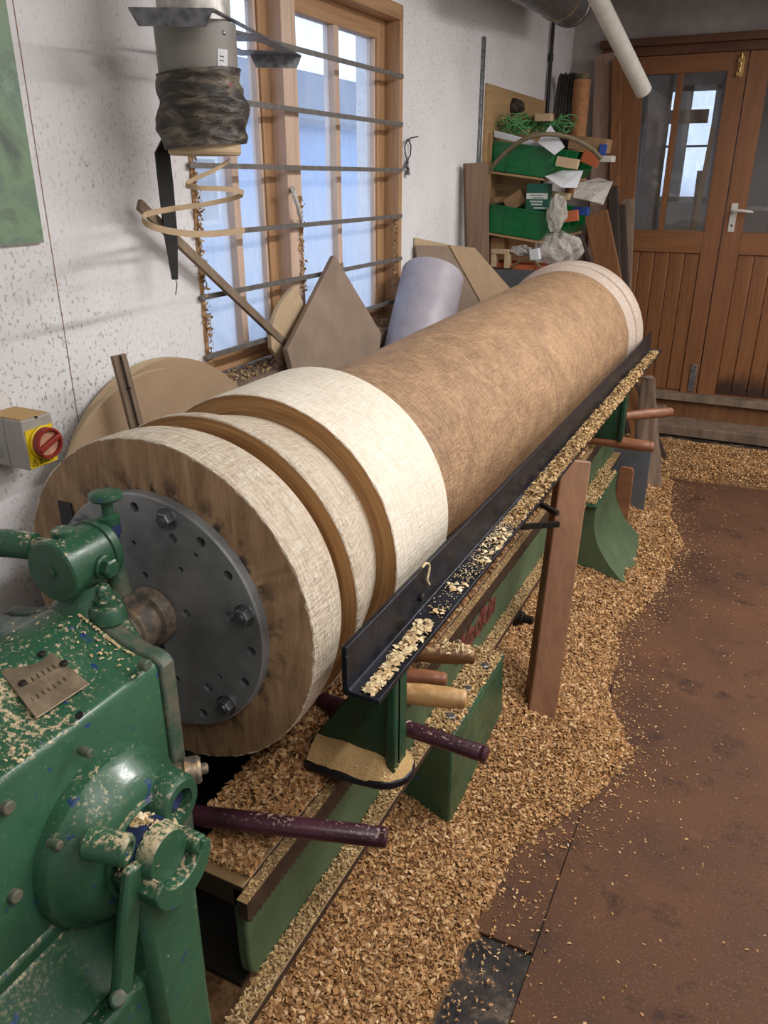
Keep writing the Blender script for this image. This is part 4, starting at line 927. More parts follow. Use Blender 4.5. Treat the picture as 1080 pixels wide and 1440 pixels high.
b.prism(po, 'x', -1.415, -1.400); tag(b.build('arc_offcut', 'mdf_edge', bevel=.001), 'pale curved MDF offcut standing on the window sill behind the pointed board', 'offcut')
# big lilac-grey tube leaning to the wall
tb0 = Vector((-1.212, 2.45, .39)); tb1 = Vector((-1.285, 3.10, 1.19)); d = (tb1-tb0).normalized()
b = MB(); L_t = (tb1-tb0).length; b.lathe(tb0, d, [(.0, .118), (0, .128), (L_t-.006, .128), (L_t, .124), (L_t, .116), (L_t-.04, .114), (L_t-.045, 0)], 64, caps=False)
tag(b.build('plastic_tube', 'pvc', ang=30), 'fat lilac-grey plastic tube leaning beside the window', 'tube')
# folded MDF trough against the wall
W1, W2, W3 = hit(583, 345, x=-1.425), hit(628, 346, x=-1.330), hit(664, 350, x=-1.300)
D2, D3 = hit(672, 425, x=-1.22), hit(714, 407, x=-1.19)
tz = thing('mdf_trough', (-1.3, 3.6, .29), 'folded MDF trough of two angled boards leaning on the wall', 'trough')
def low(a, c, z=.30): return a+(c-a)*((z-a.z)/(c.z-a.z))
E2, E3 = D2+Vector((.02, .02, .30-D2.z)), D3+Vector((.015, .02, .30-D3.z))
E1 = Vector((E2.x-.10, E2.y-.25, .30))
b = MB(); b.slab([W2, W1, E1, E2, D2], .012); b.build('board', 'mdf_dusty', tz, smooth=False)
b = MB(); b.slab([W3, W2, D2, E2, E3, D3], .014); b.build('board', 'mdf', tz, smooth=False)
b = MB(); w1, w3 = hit(583, 334, x=-1.430), hit(632, 344, x=-1.430); w4 = hit(583, 360, x=-1.43); b.slab([w1, w3, Vector((w3.x, w3.y, w4.z)), w4], .003); b.build('pale_backing', 'mdf_edge', tz, smooth=False)
# leaning batten across the window
b = MB(); b.beam(hit(195, 287, x=-1.385), hit(402, 485, x=-1.405), .026, .012, (0, -.7, .7)); tag(b.build('batten', 'plank_grey', bevel=.0015), 'thin brown batten leaning diagonally across the window bars', 'batten')
# black tapered strap and its wire
b = MB(); pts = [hit(234, 188, x=-1.36), hit(228, 215, x=-1.36), hit(233, 260, x=-1.36), hit(240, 330, x=-1.36), hit(246, 393, x=-1.36)]; ws = [.008, .028, .029, .026, .011]
vs = []; side = Vector((.45, .89, 0)); nrm = Vector((.89, -.45, 0))
for p, w in zip(pts, ws):
    for sg, sn in ((-1, -1), (1, -1), (1, 1), (-1, 1)): vs.append(p+side*(w*.5*sg*1.25)+nrm*(.004*sn))
fs = [(3, 2, 1, 0), (16, 17, 18, 19)]
for i in range(4):
    for k in range(4): fs.append((i*4+k, i*4+(k+1) % 4, i*4+4+(k+1) % 4, i*4+4+k))
b.add(vs, fs); b.tube([hit(246, 388, x=-1.36), hit(249, 400, x=-1.36), hit(247, 415, x=-1.365)], .0012, 6); tag(b.build('rubber_strap', 'black', ang=50), 'black tapered rubber strap hanging below the taped duct', 'strap')
# duct with tape, collar, label
DX, DY, DR = -1.235, 1.600, .086
du = thing('extraction_duct', (DX, DY, 1.60), 'grey vertical extraction duct wrapped in dusty black tape', 'duct')
b = MB(); b.lathe((DX, DY, 0), (0, 0, 1), [(1.66, DR-.006), (1.76, DR), (1.858, DR+.002)], 56); dpp = b.build('pipe', 'duct', du)
b = MB(); b.lathe((DX, DY, 0), (0, 0, 1), [(1.858, DR-.008), (2.75, DR-.008)], 48); b.build('foil_wrap', 'foil', du)
from mathutils.noise import noise as mn0
def tapept(u, w):
    a = w*2*PI; z = 1.618+.150*u+.008*math.sin(a+.8)
    q3 = mn0(Vector((math.cos(a)*1.1, math.sin(a)*1.1, u*3.2+.5*math.sin(a)))); q4 = mn0(Vector((math.cos(a)*2.2+5, math.sin(a)*2.2, u*9+1.2*math.sin(a+.5)))); r = DR+.006+.010*math.sin(PI*min(1, u*1.25))*(1-.5*u)+.010*q3+.006*q4
    return (DX+r*math.cos(a)+.004*(1-u), DY+r*math.sin(a), z)
b = MB(); b.grid(tapept, 40, 72); b.build('tape_wrap', 'tape', du, ang=80)
b = MB(); b.lathe((DX, DY, 0), (0, 0, 1), [(1.602, DR-.022), (1.600, DR-.008), (1.606, DR-.004), (1.628, DR-.004), (1.628, DR-.022), (1.602, DR-.022)], 48, caps=False); b.build('wood_collar', 'mdf_edge', du, ang=30)
# sticker on the pipe
def onduct(px, py): 
    dd = ray(px, py); a_ = dd.x**2+dd.y**2; b_ = -2*(dd.x*DX+dd.y*DY); c_ = DX**2+DY**2-(DR+.0016)**2
    t = (-b_-math.sqrt(max(0, b_*b_-4*a_*c_)))/(2*a_); return CAM+dd*t
b = MB(); b.grid(lambda u, w: onduct(306+(320-306)*u, 68+(98-68)*w+2*u), 5, 3); b.build('sticker', 'paper', dpp)
b = MB()
for yy in (78, 84, 92): b.grid(lambda u, w: onduct(309+6*u, yy+1.6*w+1*u)+Vector((.0006, -.0006, 0)), 3, 2)
b.build('sticker_print', 'slate', dpp)
b = MB(); b.grid(lambda u, w: onduct(318+5*u, 118+4*w)+Vector((.012, -.006, 0)), 3, 2); b.build('red_tag', 'red', dpp)
h = onduct(315, 46); b = MB(); b.lathe(h, Vector((h.x-DX, h.y-DY, 0)), [(0, .005), (.002, .004), (.003, .002)], 12); b.build('screw', 'bolt', dpp)
# galvanised hanger plate with turned-down lips
zp = 1.862
hg = thing('hanger_plate', (-1.27, 1.75, zp-.03), 'bent galvanised sheet hanger around the extraction duct', 'bracket')
A_, B_, C2 = hit(180, 12, z=zp), hit(300, 13, z=zp), hit(424, 79, z=zp)
D_ = A_+(C2-B_); D_.x = max(D_.x, WX+.03)
t3 = .0025
u_ = (B_-A_).normalized(); w_ = (C2-B_).normalized()
# plate as strips round the duct hole and a slot
def P2(s, t): return A_+(B_-A_)*s+(C2-B_)*t
def strip(s0, s1, t0, t1, name='sheet'):
    b = MB(); b.slab([P2(s0, t0), P2(s1, t0), P2(s1, t1), P2(s0, t1)], t3); return b
b = strip(-.0, 1, 0, .06); b.f += []; 
for args in ((0, .06, .06, .46), (.92, 1, .06, .46), (0, 1, .46, .62), (0, .22, .62, .86), (.78, 1, .62, .86), (0, 1, .86, 1)):
    q_ = strip(*args); b.add(q_.v, q_.f)
b.build('sheet', 'galv', hg, smooth=False)
dn = Vector((0, 0, -.030))
for p, q_, sl in ((A_, B_, .10), (C2, D_, .10)):
    ins = (q_-p)*sl; outw = Vector((0, 0, 0)); b = MB(); b.slab([p, q_, q_+dn-ins, p+dn+ins], .002); b.build('lip', 'galv', hg, smooth=False)
# long curled shaving hanging from the duct
curl = [hit(*p, x=-1.24+.0*i) for i, p in enumerate([(330, 222)])]
ctrl = [(322, 226, -1.20), (300, 240, -1.20), (262, 258, -1.22), (278, 264, -1.18), (318, 266, -1.16), (342, 271, -1.17), (330, 278, -1.22), (290, 287, -1.26), (240, 294, -1.24), (205, 302, -1.19), (203, 312, -1.15), (225, 322, -1.13), (270, 329, -1.12), (310, 328, -1.13), (344, 324, -1.14)]
cp = [hit(x, y, x=xx) for x, y, xx in ctrl]
def cat(P, n=6):
    o = []
    for i in range(len(P)-1):
        a0, a1, a2, a3 = P[max(i-1, 0)], P[i], P[i+1], P[min(i+2, len(P)-1)]
        for k in range(n):
            t = k/n; o.append(.5*((2*a1)+(a2-a0)*t+(2*a0-5*a1+4*a2-a3)*t*t+(-a0+3*a1-3*a2+a3)*t**3))
    o.append(P[-1]); return o
sp = cat(cp); b = MB(); vs = []; fs = []
for i, p in enumerate(sp):
    hgt = .0045+.0025*(i/len(sp)); tn = (sp[min(i+1, len(sp)-1)]-sp[max(i-1, 0)]).normalized(); up = Vector((.3, -.1, 1)); up = (up-tn*up.dot(tn)).normalized(); nn_ = tn.cross(up)
    for s1, s2 in ((-1, -1), (1, -1), (1, 1), (-1, 1)): vs.append(p+up*hgt*s1+nn_*.0008*s2)
m = len(sp)
for i in range(m-1):
    for k in range(4): fs.append((i*4+k, i*4+(k+1) % 4, i*4+4+(k+1) % 4, i*4+4+k))
fs += [(3, 2, 1, 0), tuple((m-1)*4+k for k in range(4))]
b.add(vs, fs); tag(b.build('curled_shaving', 'mdf_edge', ang=60), 'long curled wood shaving dangling under the extraction duct', 'shaving')
# hook with wire loop on the wall right of the window
hk = thing('wire_loop', (WX, 3.16, 1.60), 'black wire loop with clip hanging from a nail beside the window', 'cable')
b = MB(); b.tube([hit(588, 192, x=WX+.03), hit(578, 194, x=WX+.03), hit(572, 198, x=WX+.02)], .0025, 6); b.build('nail', 'black', hk)
b = MB(); b.tube([hit(x, y, x=WX+.012) for x, y in ((573, 196), (569, 206), (570, 218), (573, 226), (577, 218), (578, 205), (574, 196))], .0028, 6); b.build('loop', 'black', hk)
b = MB(); b.tube([hit(573, 226, x=WX+.012), hit(571, 234, x=WX+.014), hit(574, 238, x=WX+.014), hit(573, 246, x=WX+.012)], [.006, .010, .006, .013], 8); b.build('clip', 'galv', hk)
# wall strip (conduit), black pipe
b = MB(); b.box(WX, WX+.014, 3.985, 4.010, 1.0, 2.16); tag(b.build('conduit_strip', 'galv', bevel=.002), 'thin grey conduit strip fixed upright on the white wall', 'conduit')
b = MB(); b.tube([(WX+.02, 5.12, 1.3), (WX+.02, 5.12, 2.75)], .011, 10); b.bcyl((WX+.02, 5.12, 2.18), (WX+.02, 5.12, 2.22), .015); tag(b.build('black_pipe', 'black'), 'thin black pipe running down the wall by the cable coil', 'pipe')
# picture
b = MB(); yy1 = hit(62, 337, x=WX+.012).y; b.box(WX, WX+.012, .70, yy1, 1.425, 2.15); pc = b.build('leaf_picture', ['picture_edge'], bevel=.001); tag(pc, 'mossy green leaf picture panel fixed to the white wall', 'picture')
b = MB(); b.box(WX+.012, WX+.0135, .702, yy1-.002, 1.427, 2.148); b.build('print', 'picture', pc, smooth=False)
# isolator switch box
sw = thing('isolator_switch', (WX+.06, 1.02, .985), 'grey isolator switch with yellow danger label and red rotary handle', 'switch')
sx1 = -1.33
c1, c2, c3, c4 = hit(40, 661, x=sx1), hit(82, 649, x=sx1), hit(31, 594, x=sx1), hit(73, 579, x=sx1)
sy0, sy1, sz0, sz1 = (c1.y+c3.y)/2, (c2.y+c4.y)/2, (c1.z+c2.z)/2, (c3.z+c4.z)/2
b = MB(); b.box(WX, WX+.052, sy0, sy1, sz0, sz1); b.build('base_box', 'grey_box', sw, bevel=.003)
b = MB(); b.box(WX+.053, sx1, sy0-.0005, sy1+.0005, sz0-.0005, sz1+.0005); b.build('cover_box', 'grey_box', sw, bevel=.003)
b = MB(); b.box(WX+.004, sx1-.006, sy0+.004, sy1-.004, sz1, sz1+.003); b.build('dust_layer', 'finedust', sw, bevel=.001)
sh = sz1-sz0; swd = sy1-sy0
ly0, ly1, lz0, lz1 = sy0+.004, sy1-.004, sz0+.002, sz0+sh*.80
b = MB(); b.box(sx1, sx1+.0012, ly0, ly1, lz0, lz1); dlb = b.build('danger_label', 'yellow', sw, smooth=False)
kc = Vector((sx1, (ly0+ly1)/2+.004, lz0+(lz1-lz0)*.60)); kr = swd*.42
b = MB(); b.lathe(kc+Vector((.001, 0, 0)), (1, 0, 0), [(0, kr*1.08), (.006, kr*1.08), (.008, kr)], 40); b.build('handle_base', 'yellow', sw, ang=30)
b = MB(); b.lathe(kc+Vector((.009, 0, 0)), (1, 0, 0), [(0, kr), (.014, kr), (.016, kr*.97), (.016, kr*.84), (.008, kr*.82), (.007, 0)], 40, caps=False); hrm = b.build('handle_rim', 'red', sw, ang=30)
b = MB(); b.lathe(kc+Vector((.0162, 0, 0)), (1, 0, 0), [(0, kr*.815), (.0008, kr*.80)], 36); b.build('dust_on_handle', 'reddust', hrm)
b = MB(); dd = Vector((0, .93, .36)); b.obox(kc+Vector((.020, 0, 0)), Vector((.007, 0, 0)), dd*kr*.90, Vector((0, -.36, .93))*.0052); b.build('handle_grip', 'red', hrm, bevel=.0015)
b = MB(); hx, hy, hz = sx1+.0014, ly0+.011, lz0+.004
tri = [(hy-.0085, hz), (hy+.0085, hz), (hy, hz+.0155)]; inn = [(hy-.0058, hz+.0016), (hy+.0058, hz+.0016), (hy, hz+.0122)]
vs = [(hx, *p) for p in tri]+[(hx, *p) for p in inn]; b.add(vs, [(0, 1, 4, 3), (1, 2, 5, 4), (2, 0, 3, 5)])
b.add([(hx, hy+.0008, hz+.0105), (hx, hy-.002, hz+.0058), (hx, hy+.0003, hz+.0062), (hx, hy-.0008, hz+.0022), (hx, hy+.0022, hz+.0072), (hx, hy, hz+.0068)], [(0, 1, 2, 3, 4, 5)])
b.build('warning_triangle', 'ink', dlb, smooth=False, recalc=False)
text('DANGER', .0098, .0002, (hx, ly0+.023, lz0+.0125), (0, 1, 0), (0, 0, 1), 'ink', 'danger_text', dlb, 0, .0003)
text('415 VOLTS', .0076, .0002, (hx, ly0+.022, lz0+.0042), (0, 1, 0), (0, 0, 1), 'ink', 'volts_text', dlb, 0, .0003)
b = MB(); h = hit(51, 587, x=sx1); b.cyl((sx1-.003, h.y, h.z), (sx1+.0006, h.y, h.z), .003, n=12); b.build('screw_hole', 'black', sw)
b = MB(); b.lathe((WX+.026, sy0-.0002, sz0+.025), (0, -1, 0), [(0, .009), (.0012, .009), (.0012, .0075), (.0, .0075)], 24, caps=False); b.build('knockout', 'grey_box', sw)

# ================================================================== SHELF CORNER
sf = thing('bin_rack', (WX+.18, 4.6, 1.0), 'plywood wall rack with sloping shelves of green bins', 'shelf')
b = MB(); b.box(WX, WX+.014, 4.06, 5.10, 1.0, 1.975); b.build('back_sheet', 'ply', sf, bevel=.001)
b = MB(); b.box(WX+.014, WX+.034, 4.10, 4.112, 1.0, 1.76); b.build('side_batten', 'ply', sf)
sl = math.radians(7)
def shelf(zb, ln=.30):
    d = Vector((math.cos(sl), 0, -math.sin(sl))); p = Vector((WX+.014, 4.572, zb)); nn_ = Vector((math.sin(sl), 0, math.cos(sl)))
    b = MB(); b.obox(p+d*ln/2-nn_*.006, d*ln/2, Vector((0, .462, 0)), nn_*.005); b.build('shelf_board', 'ply', sf)
shelf(1.592); shelf(1.300); shelf(1.030, .40)
def make_bin(label):
    t = thing('parts_bin', (0, 0, 0), label, 'bin', 'green parts bins on the wall rack')
    L, W, H, k = .325, .205, .135, .004
    prof = [(0, 0), (.285, 0), (.315, .045), (.325, H-.004), (0, H)]
    for y0 in (0, W-k):
        b = MB(); b.prism(prof, 'y', y0, y0+k); b.build('side_wall', 'bin', t, bevel=.001)
    b = MB(); b.box(0, .285, k, W-k, 0, k); b.build('bottom', 'bin', t)
    b = MB(); b.box(0, k, k, W-k, 0, H); b.build('back_wall', 'bin', t)
    b = MB(); b.add([(.285, k, 0), (.285, W-k, 0), (.315, W-k, .05), (.315, k, .05), (.281, k, .003), (.281, W-k, .003), (.311, W-k, .05), (.311, k, .05)], [(0, 1, 2, 3), (7, 6, 5, 4), (3, 2, 6, 7), (0, 4, 5, 1), (0, 3, 7, 4), (1, 5, 6, 2)]); b.build('front_lip', 'bin', t)
    b = MB(); b.box(-.0, .325, -.004, 0, H-.012, H); b.box(.08, .20, -.002, 0, .03, .034); b.box(.085, .089, -.003, 0, .0, H); b.box(.20, .204, -.003, 0, .0, H); b.build('rim', 'bin', t, bevel=.001)
    return t
spots = []
for zb in (1.592, 1.300):
    for i in range(4): spots.append((WX+.02, 4.125+i*.226, zb+.001))
rowname = {1.592: 'upper', 1.300: 'lower'}; nth = ['front', 'second', 'third', 'far']
what = ['side faces the room', 'stands behind the front bin', 'stands third along the shelf', 'stands nearest the cable coil']
proto = make_bin('green plastic parts bin on the upper rack shelf, its side faces the room'); proto.location = spots[0]; proto.rotation_euler = (0, sl, 0)
for i, s_ in enumerate(spots[1:], 1):
    z = 1.592 if i < 4 else 1.300
    dup(proto, s_, (0, sl, 0), f'green plastic parts bin on the {rowname[z]} rack shelf, {what[i % 4]}')

def crumple(name, cpx, yy, sx, sz, mat, label, cat_, amp=.35, seed=0, depth=.5):
    c = hit(*cpx, y=yy); r = random.Random(seed); b = MB(); nu, nv = 18, 12
    ph = [r.uniform(0, 6.28) for _ in range(6)]
    for_v = []
    def pt(u, w):
        a = u*2*PI; e = (w-.5)*PI; k = 1+amp*(math.sin(3*a+ph[0]+2*e)*.5+math.sin(5*a+ph[1])*math.cos(4*e+ph[2])*.5+math.sin(8*a+ph[3]+6*e)*.25)
        return (c.x+sx*k*math.cos(a)*math.cos(e), c.y+sx*depth*k*math.sin(a)*math.cos(e), c.z+sz*k*math.sin(e))
    b.grid(pt, 36, 20); return tag(b.build(name, mat, ang=25), label, cat_)
def block(name, pa, pc, yy, th, mat, label, cat_, tilt=0, bevel=.002):
    a, c = hit(*pa, y=yy), hit(*pc, y=yy); ctr = (a+c)/2; ctr.y += th/2
    w, h = abs(c.x-a.x)/2, abs(c.z-a.z)/2; t = math.radians(tilt)
    b = MB(); b.obox(ctr, Vector((math.cos(t), 0, math.sin(t)))*w, Vector((0, th/2, 0)), Vector((-math.sin(t), 0, math.cos(t)))*h)
    return tag(b.build(name, mat, bevel=bevel), label, cat_)
# contents of the upper bins
block('wood_offcut', (693, 166), (775, 173), 4.40, .06, 'plank_brown', 'flat brown offcut lying over the green string', 'offcut', 6)
block('wood_offcut', (752, 160), (774, 170), 4.33, .05, 'mdf_edge', 'small pale wood block on top of the brown offcut', 'block', 0)
b = MB(); c = hit(722, 148, y=4.45); crumple('dusty_rag', (722, 150), 4.45, .055, .035, 'plank_dark', 'crumpled dusty plastic clump before the plywood sheet', 'rag', .25, 4)
rs = random.Random(5)
for i, (px, py, yy) in enumerate(((722, 180, 4.25), (740, 176, 4.42), (762, 180, 4.5), (785, 178, 4.6))):
    c = hit(px, py, y=yy); b = MB(); pts = []
    ph = [rs.uniform(0, 6.28) for _ in range(6)]
    for k in range(260):
        t = k/260*2*PI*12
        pts.append((c.x+.085*math.cos(t*1.0+ph[0])*(.6+.4*math.sin(t*.37+ph[1])), c.y+.07*math.sin(t*.83+ph[2]), c.z+.012+.045*math.sin(t*1.31+ph[3])*(.5+.5*math.cos(t*.21+ph[4]))))
    b.tube(cat([Vector(p) for p in pts[::2]], 3), .0028, 5)
    tag(b.build('string_tangle', 'string', ang=80), ['loose green string tangle at the plywood sheet', 'green string tangle under the pale wood block', 'green string tangle behind the white paper cone', 'green string tangle spilling before the cable coil'][i], 'string', 'green string tangles')
b = MB(); q_ = [hit(694, 183, y=4.16), hit(770, 203, y=4.16), hit(770, 212, y=4.16), hit(694, 193, y=4.16)]; b.slab(q_, .05); tag(b.build('paper_roll', 'paper', bevel=.004, smooth=False), 'flattened white paper roll lying in the upper green bin', 'paper')
def folded(name, pts, mat, label, cat_):
    b = MB(); P = [hit(x, y, y=yy) for x, y, yy in pts]; b.add(P+[p+Vector((0, .004, .001)) for p in P], [tuple(range(len(P))), tuple(range(2*len(P)-1, len(P)-1, -1))]+[(k, (k+1) % len(P), len(P)+(k+1) % len(P), len(P)+k) for k in range(len(P))])
    return tag(b.build(name, mat, smooth=False), label, cat_)
folded('paper_cone', [(774, 176, 4.20), (756, 200, 4.10), (780, 218, 4.06), (794, 207, 4.12), (785, 193, 4.18)], 'paper', 'white folded paper standing up in the upper green bin', 'paper')
folded('paper_sheet', [(766, 248, 4.10), (790, 240, 4.25), (820, 240, 4.3), (811, 264, 4.12), (790, 264, 4.05)], 'paper', 'crumpled white paper lying between the two bin shelves', 'paper')
folded('newspaper', [(810, 258, 4.30), (842, 250, 4.45), (862, 256, 4.40), (848, 288, 4.25), (828, 282, 4.2), (806, 278, 4.2)], 'bag', 'crumpled newspaper wrap sticking out of the lower bins', 'paper')
block('wood_offcut', (782, 222), (812, 236), 4.06, .03, 'mdf_edge', 'pale wood strip across the mouth of the upper front bin', 'offcut', -9)
block('cardboard_box', (800, 193), (852, 212), 4.62, .14, 'cardboard', 'brown cardboard box on the upper bins by the leaning planks', 'box', -7)
block('blue_card', (843, 203), (852, 218), 4.60, .01, 'blue', 'small blue card stuck on the cardboard box', 'card', -8)
block('white_tray', (835, 219), (860, 228), 4.55, .10, 'white', 'small white plastic tray end under the cardboard box', 'tray', 0)
b = MB(); b.tube(cat([hit(x, y, y=yy) for x, y, yy in ((682, 255, 4.05), (690, 238, 4.03), (710, 215, 4.02), (735, 197, 4.03), (765, 189, 4.06), (800, 193, 4.15), (830, 208, 4.25), (845, 223, 4.3))], 6), .011, 10); tag(b.build('rubber_hose', 'hose', ang=60), 'olive rubber hose arching over the upper green bins', 'hose')
block('brown_paper', (818, 215), (842, 232), 4.45, .02, 'orange', 'torn brown card leaning at the upper bins', 'card', -20)
# contents of the lower shelf
block('wood_offcut', (693, 258), (742, 268), 4.25, .10, 'mdf', 'flat MDF offcut at the back of the lower bin', 'offcut', 0)
block('wood_block', (710, 272), (737, 293), 4.16, .06, 'cardboard', 'tilted brown cardboard block in the lower green bin', 'block', 32)
b = MB(); b.cyl(hit(692, 283, y=4.16), hit(712, 279, y=4.3), .018, n=20); tag(b.build('cardboard_tube', 'cardboard'), 'short cardboard tube lying in the lower green bin', 'tube')
gb = thing('screw_carton', hit(756, 294, y=4.13), 'dark green screw carton with white print in the lower bin', 'carton')
a, c = hit(741, 258, y=4.12), hit(769, 296, y=4.12); b = MB(); b.box(a.x, c.x, 4.12, 4.19, c.z, a.z); cb = b.build('carton', 'darkgreenbox', gb, bevel=.002)
w = c.x-a.x; hh = a.z-c.z
b = MB(); b.box(a.x+.002, c.x-.001, 4.1185, 4.12, a.z-hh*.58, a.z-hh*.36); b.build('white_band', 'white_print', gb, smooth=False)
b = MB()
for i, (f0, f1, zz, t) in enumerate(((.18, .78, .42, .03), (.30, .82, .52, .03))): b.box(a.x+w*f0, a.x+w*f1, 4.1178, 4.1185, a.z-hh*(zz+t), a.z-hh*zz)
b.build('band_print', 'darkgreenbox', gb, smooth=False)
b = MB()
for i, (f0, f1, zz, t) in enumerate(((.2, .75, .64, .06), (.28, .7, .75, .06), (.4, .9, .88, .06))):
    x = f0
    while x < f1: b.box(a.x+w*x, a.x+w*(x+.075), 4.1178, 4.12, a.z-hh*(zz+t), a.z-hh*zz); x += .10
b.build('white_lettering', 'white_print', gb, smooth=False)
crumple('plastic_bag', (783, 300), 4.07, .045, .075, 'bag', 'crumpled clear plastic bag over the lower front bin', 'bag', .3, 2)
block('orange_card', (793, 296), (812, 312), 4.10, .02, 'orange', 'orange-pink card in the lower front bin', 'card', 8)
block('wood_offcut', (768, 270), (800, 279), 4.2, .05, 'mdf_edge', 'pale wood strip behind the screw carton', 'offcut', -8)
block('blue_packet', (806, 291), (826, 303), 4.63, .05, 'blue', 'dark blue packet under the newspaper wrap', 'packet', 0)
# bottom shelf
crumple('plastic_bag', (785, 350), 4.20, .115, .075, 'bag', 'large crumpled clear bag under the lower bins', 'bag', .22, 8)
block('wood_block', (690, 333), (708, 353), 4.16, .08, 'cardboard', 'brown wood block on the bottom rack shelf', 'block', 0)
br = thing('plastic_bridge', hit(705, 375, y=4.13), 'pale plastic arch piece on the bottom rack shelf', 'plastic part')
for nm_, pa, pc in (('arch_top', (690, 350), (715, 358)), ('arch_leg', (690, 357), (696, 376)), ('arch_leg', (709, 357), (715, 378))):
    a, c = hit(*pa, y=4.11), hit(*pc, y=4.11); b = MB(); b.box(a.x, c.x, 4.11, 4.16, c.z, a.z); b.build(nm_, 'mdf_edge', br, bevel=.004)
crumple('metal_scraps', (735, 352), 4.14, .05, .02, 'foil', 'small heap of silvery metal scraps on the bottom shelf', 'scrap', .5, 9)
block('grey_crate', (686, 378), (800, 410), 4.10, .25, 'slate', 'grey plastic crate under the plywood rack', 'crate', 0)
block('orange_card', (690, 370), (765, 381), 4.14, .18, 'orange', 'flat orange card lying on the grey crate', 'card', -2)
b = MB(); b.tube(cat([hit(x, y, y=4.12) for x, y in ((720, 376), (733, 366), (748, 365), (760, 376))], 5), .006, 8); tag(b.build('bent_rod', 'hose'), 'bent pale rod over the orange card', 'rod')
block('white_box', (745, 350), (757, 366), 4.11, .05, 'paper', 'small white packet among the metal scraps', 'packet', 10)
# plank before the rack
a = hit(660, 228, x=WX+.05); c = hit(675, 375, x=WX+.10)
b = MB(); e = a+(c-a)*((.01-a.z)/(c.z-a.z)); e = Vector((-1.14, e.y, .0)); a2 = hit(669, 229, x=-1.365); e2 = Vector((-1.285, a2.y+.02, .305))
b.beam(a2, e2, .115, .035, (.75, .66, 0)); tag(b.build('leaning_plank', 'plank_umber', bevel=.003), 'short brown-grey plank leaning on the wall before the rack', 'plank')
# cable coil and foam roll on the wall by the corner
b = MB(); cc_ = hit(793, 179, y=5.23); pts = []
for k in range(240):
    t = k/240*2*PI*12; w = -.045+.09*(k/240); r = .275-.01*math.sin(t*2.3)
    pts.append(cc_+Vector((w*1.0+.012*math.sin(t*.7), .0+.35*r*math.cos(t)*1.0, r*math.sin(t))))
b.tube(pts, .0085, 6); tag(b.build('cable_coil', 'cable', ang=80), 'thick coil of dusty black cable hanging in the corner', 'cable')
FX_, FZ_ = hit(819, 112, y=5.13).x, hit(819, 112, y=5.13).z
fr = thing('foam_roll', (FX_, 5.13, FZ_-.62), 'dimpled orange-brown foam roll standing beside the cable coil', 'foam')
b = MB(); b.grid(lambda u, w: (FX_+(.046+.004*math.sin(24*u*2*PI*.5)*math.sin(w*60))*math.cos(u*2*PI), 5.13+.046*math.sin(u*2*PI), FZ_-.62+.62*w), 40, 60); b.build('roll', 'foam', fr, ang=60)
b = MB(); b.lathe((FX_, 5.13, FZ_-.002), (0, 0, 1), [(0, .046), (.004, .03), (.03, .04), (.034, 0)], 20); b.build('roll_top', 'hose', fr)
# planks leaning by the doors
def lean(px_t, px_b, yt, yf, w, th, mat, label, name='leaning_plank', zb=.005, side=(1, 0, 0)):
    """top end seen at px_t, leaning back: yt at the top, yf at the foot; px_b only gives the sideways slope"""
    a = hit(*px_t, y=yt); c = hit(*px_b, y=(yt+yf)/2); k = (a.z-zb)/(a.z-c.z); e = Vector((a.x+(c.x-a.x)*k, yf, zb))
    b = MB(); b.beam(e, a, w, th, side); return tag(b.build(name, mat, bevel=.003), label, 'plank')
lean((851, 76), (842, 230), 5.58, 5.28, .12, .03, 'plank_pink', 'tall pinkish rough plank leaning beside the door frame')
lean((868, 84), (862, 290), 5.54, 5.22, .06, .035, 'plank_brown', 'tall narrow brown plank leaning next to the pinkish plank')
lean((889, 86), (874, 290), 5.60, 5.40, .15, .022, 'door_z', 'wide orange-brown board leaning against the left door')
lean((862, 262), (866, 372), 5.14, 5.06, .055, .04, 'plank_dark', 'dark old post leaning among the planks by the door', 'leaning_post')
lean((874, 288), (877, 372), 5.20, 5.12, .045, .035, 'plank_dark', 'thin dark post beside the dark old post', 'leaning_post')
lean((884, 280), (878, 420), 5.36, 5.20, .075, .03, 'plank_grey', 'short grey plank leaning in front of the left door')
lean((838, 300), (852, 372), 4.80, 4.72, .13, .03, 'plank_brown', 'rough brown board leaning under the lower bins')
lean((815, 330), (832, 378), 4.68, 4.62, .025, .025, 'plank_dark', 'thin dark stick leaning under the lower bins', 'leaning_stick')
# galvanised duct overhead and white pipe
gd = thing('galvanised_duct', hit(790, 5, y=4.0), 'round galvanised duct under the ceiling in the corner', 'duct')
p0, p1 = hit(765, -20, y=4.0), hit(812, -6, y=4.6)
b = MB(); c0 = hit(700, -62, y=3.3); c1 = hit(800, 2, y=4.6); b.lathe(c0, c1-c0, [(0, .105), ((c1-c0).length, .105), ((c1-c0).length+.005, .112), ((c1-c0).length+.04, .112), ((c1-c0).length+.045, .105)], 40); b.build('pipe', 'galv', gd)
dd = (c1-c0).normalized(); b = MB(); b.lathe(c0.lerp(c1, .80), dd, [(0, .106), (0, .110), (.03, .110), (.03, .106)], 40); b.build('band', 'brass_plate', gd)
a, c = hit(905, 128, y=4.3), hit(842, 0, y=3.9); d = (c-a).normalized()
b = MB(); up = c+d*.45; b.lathe(a, up-a, [(0.03, .030), (0, .031), (0, .038), ((up-a).length, .038)], 32, caps=False); tag(b.build('white_pipe', 'white', ang=30), 'white plastic pipe hanging down at a slant before the doors', 'pipe')

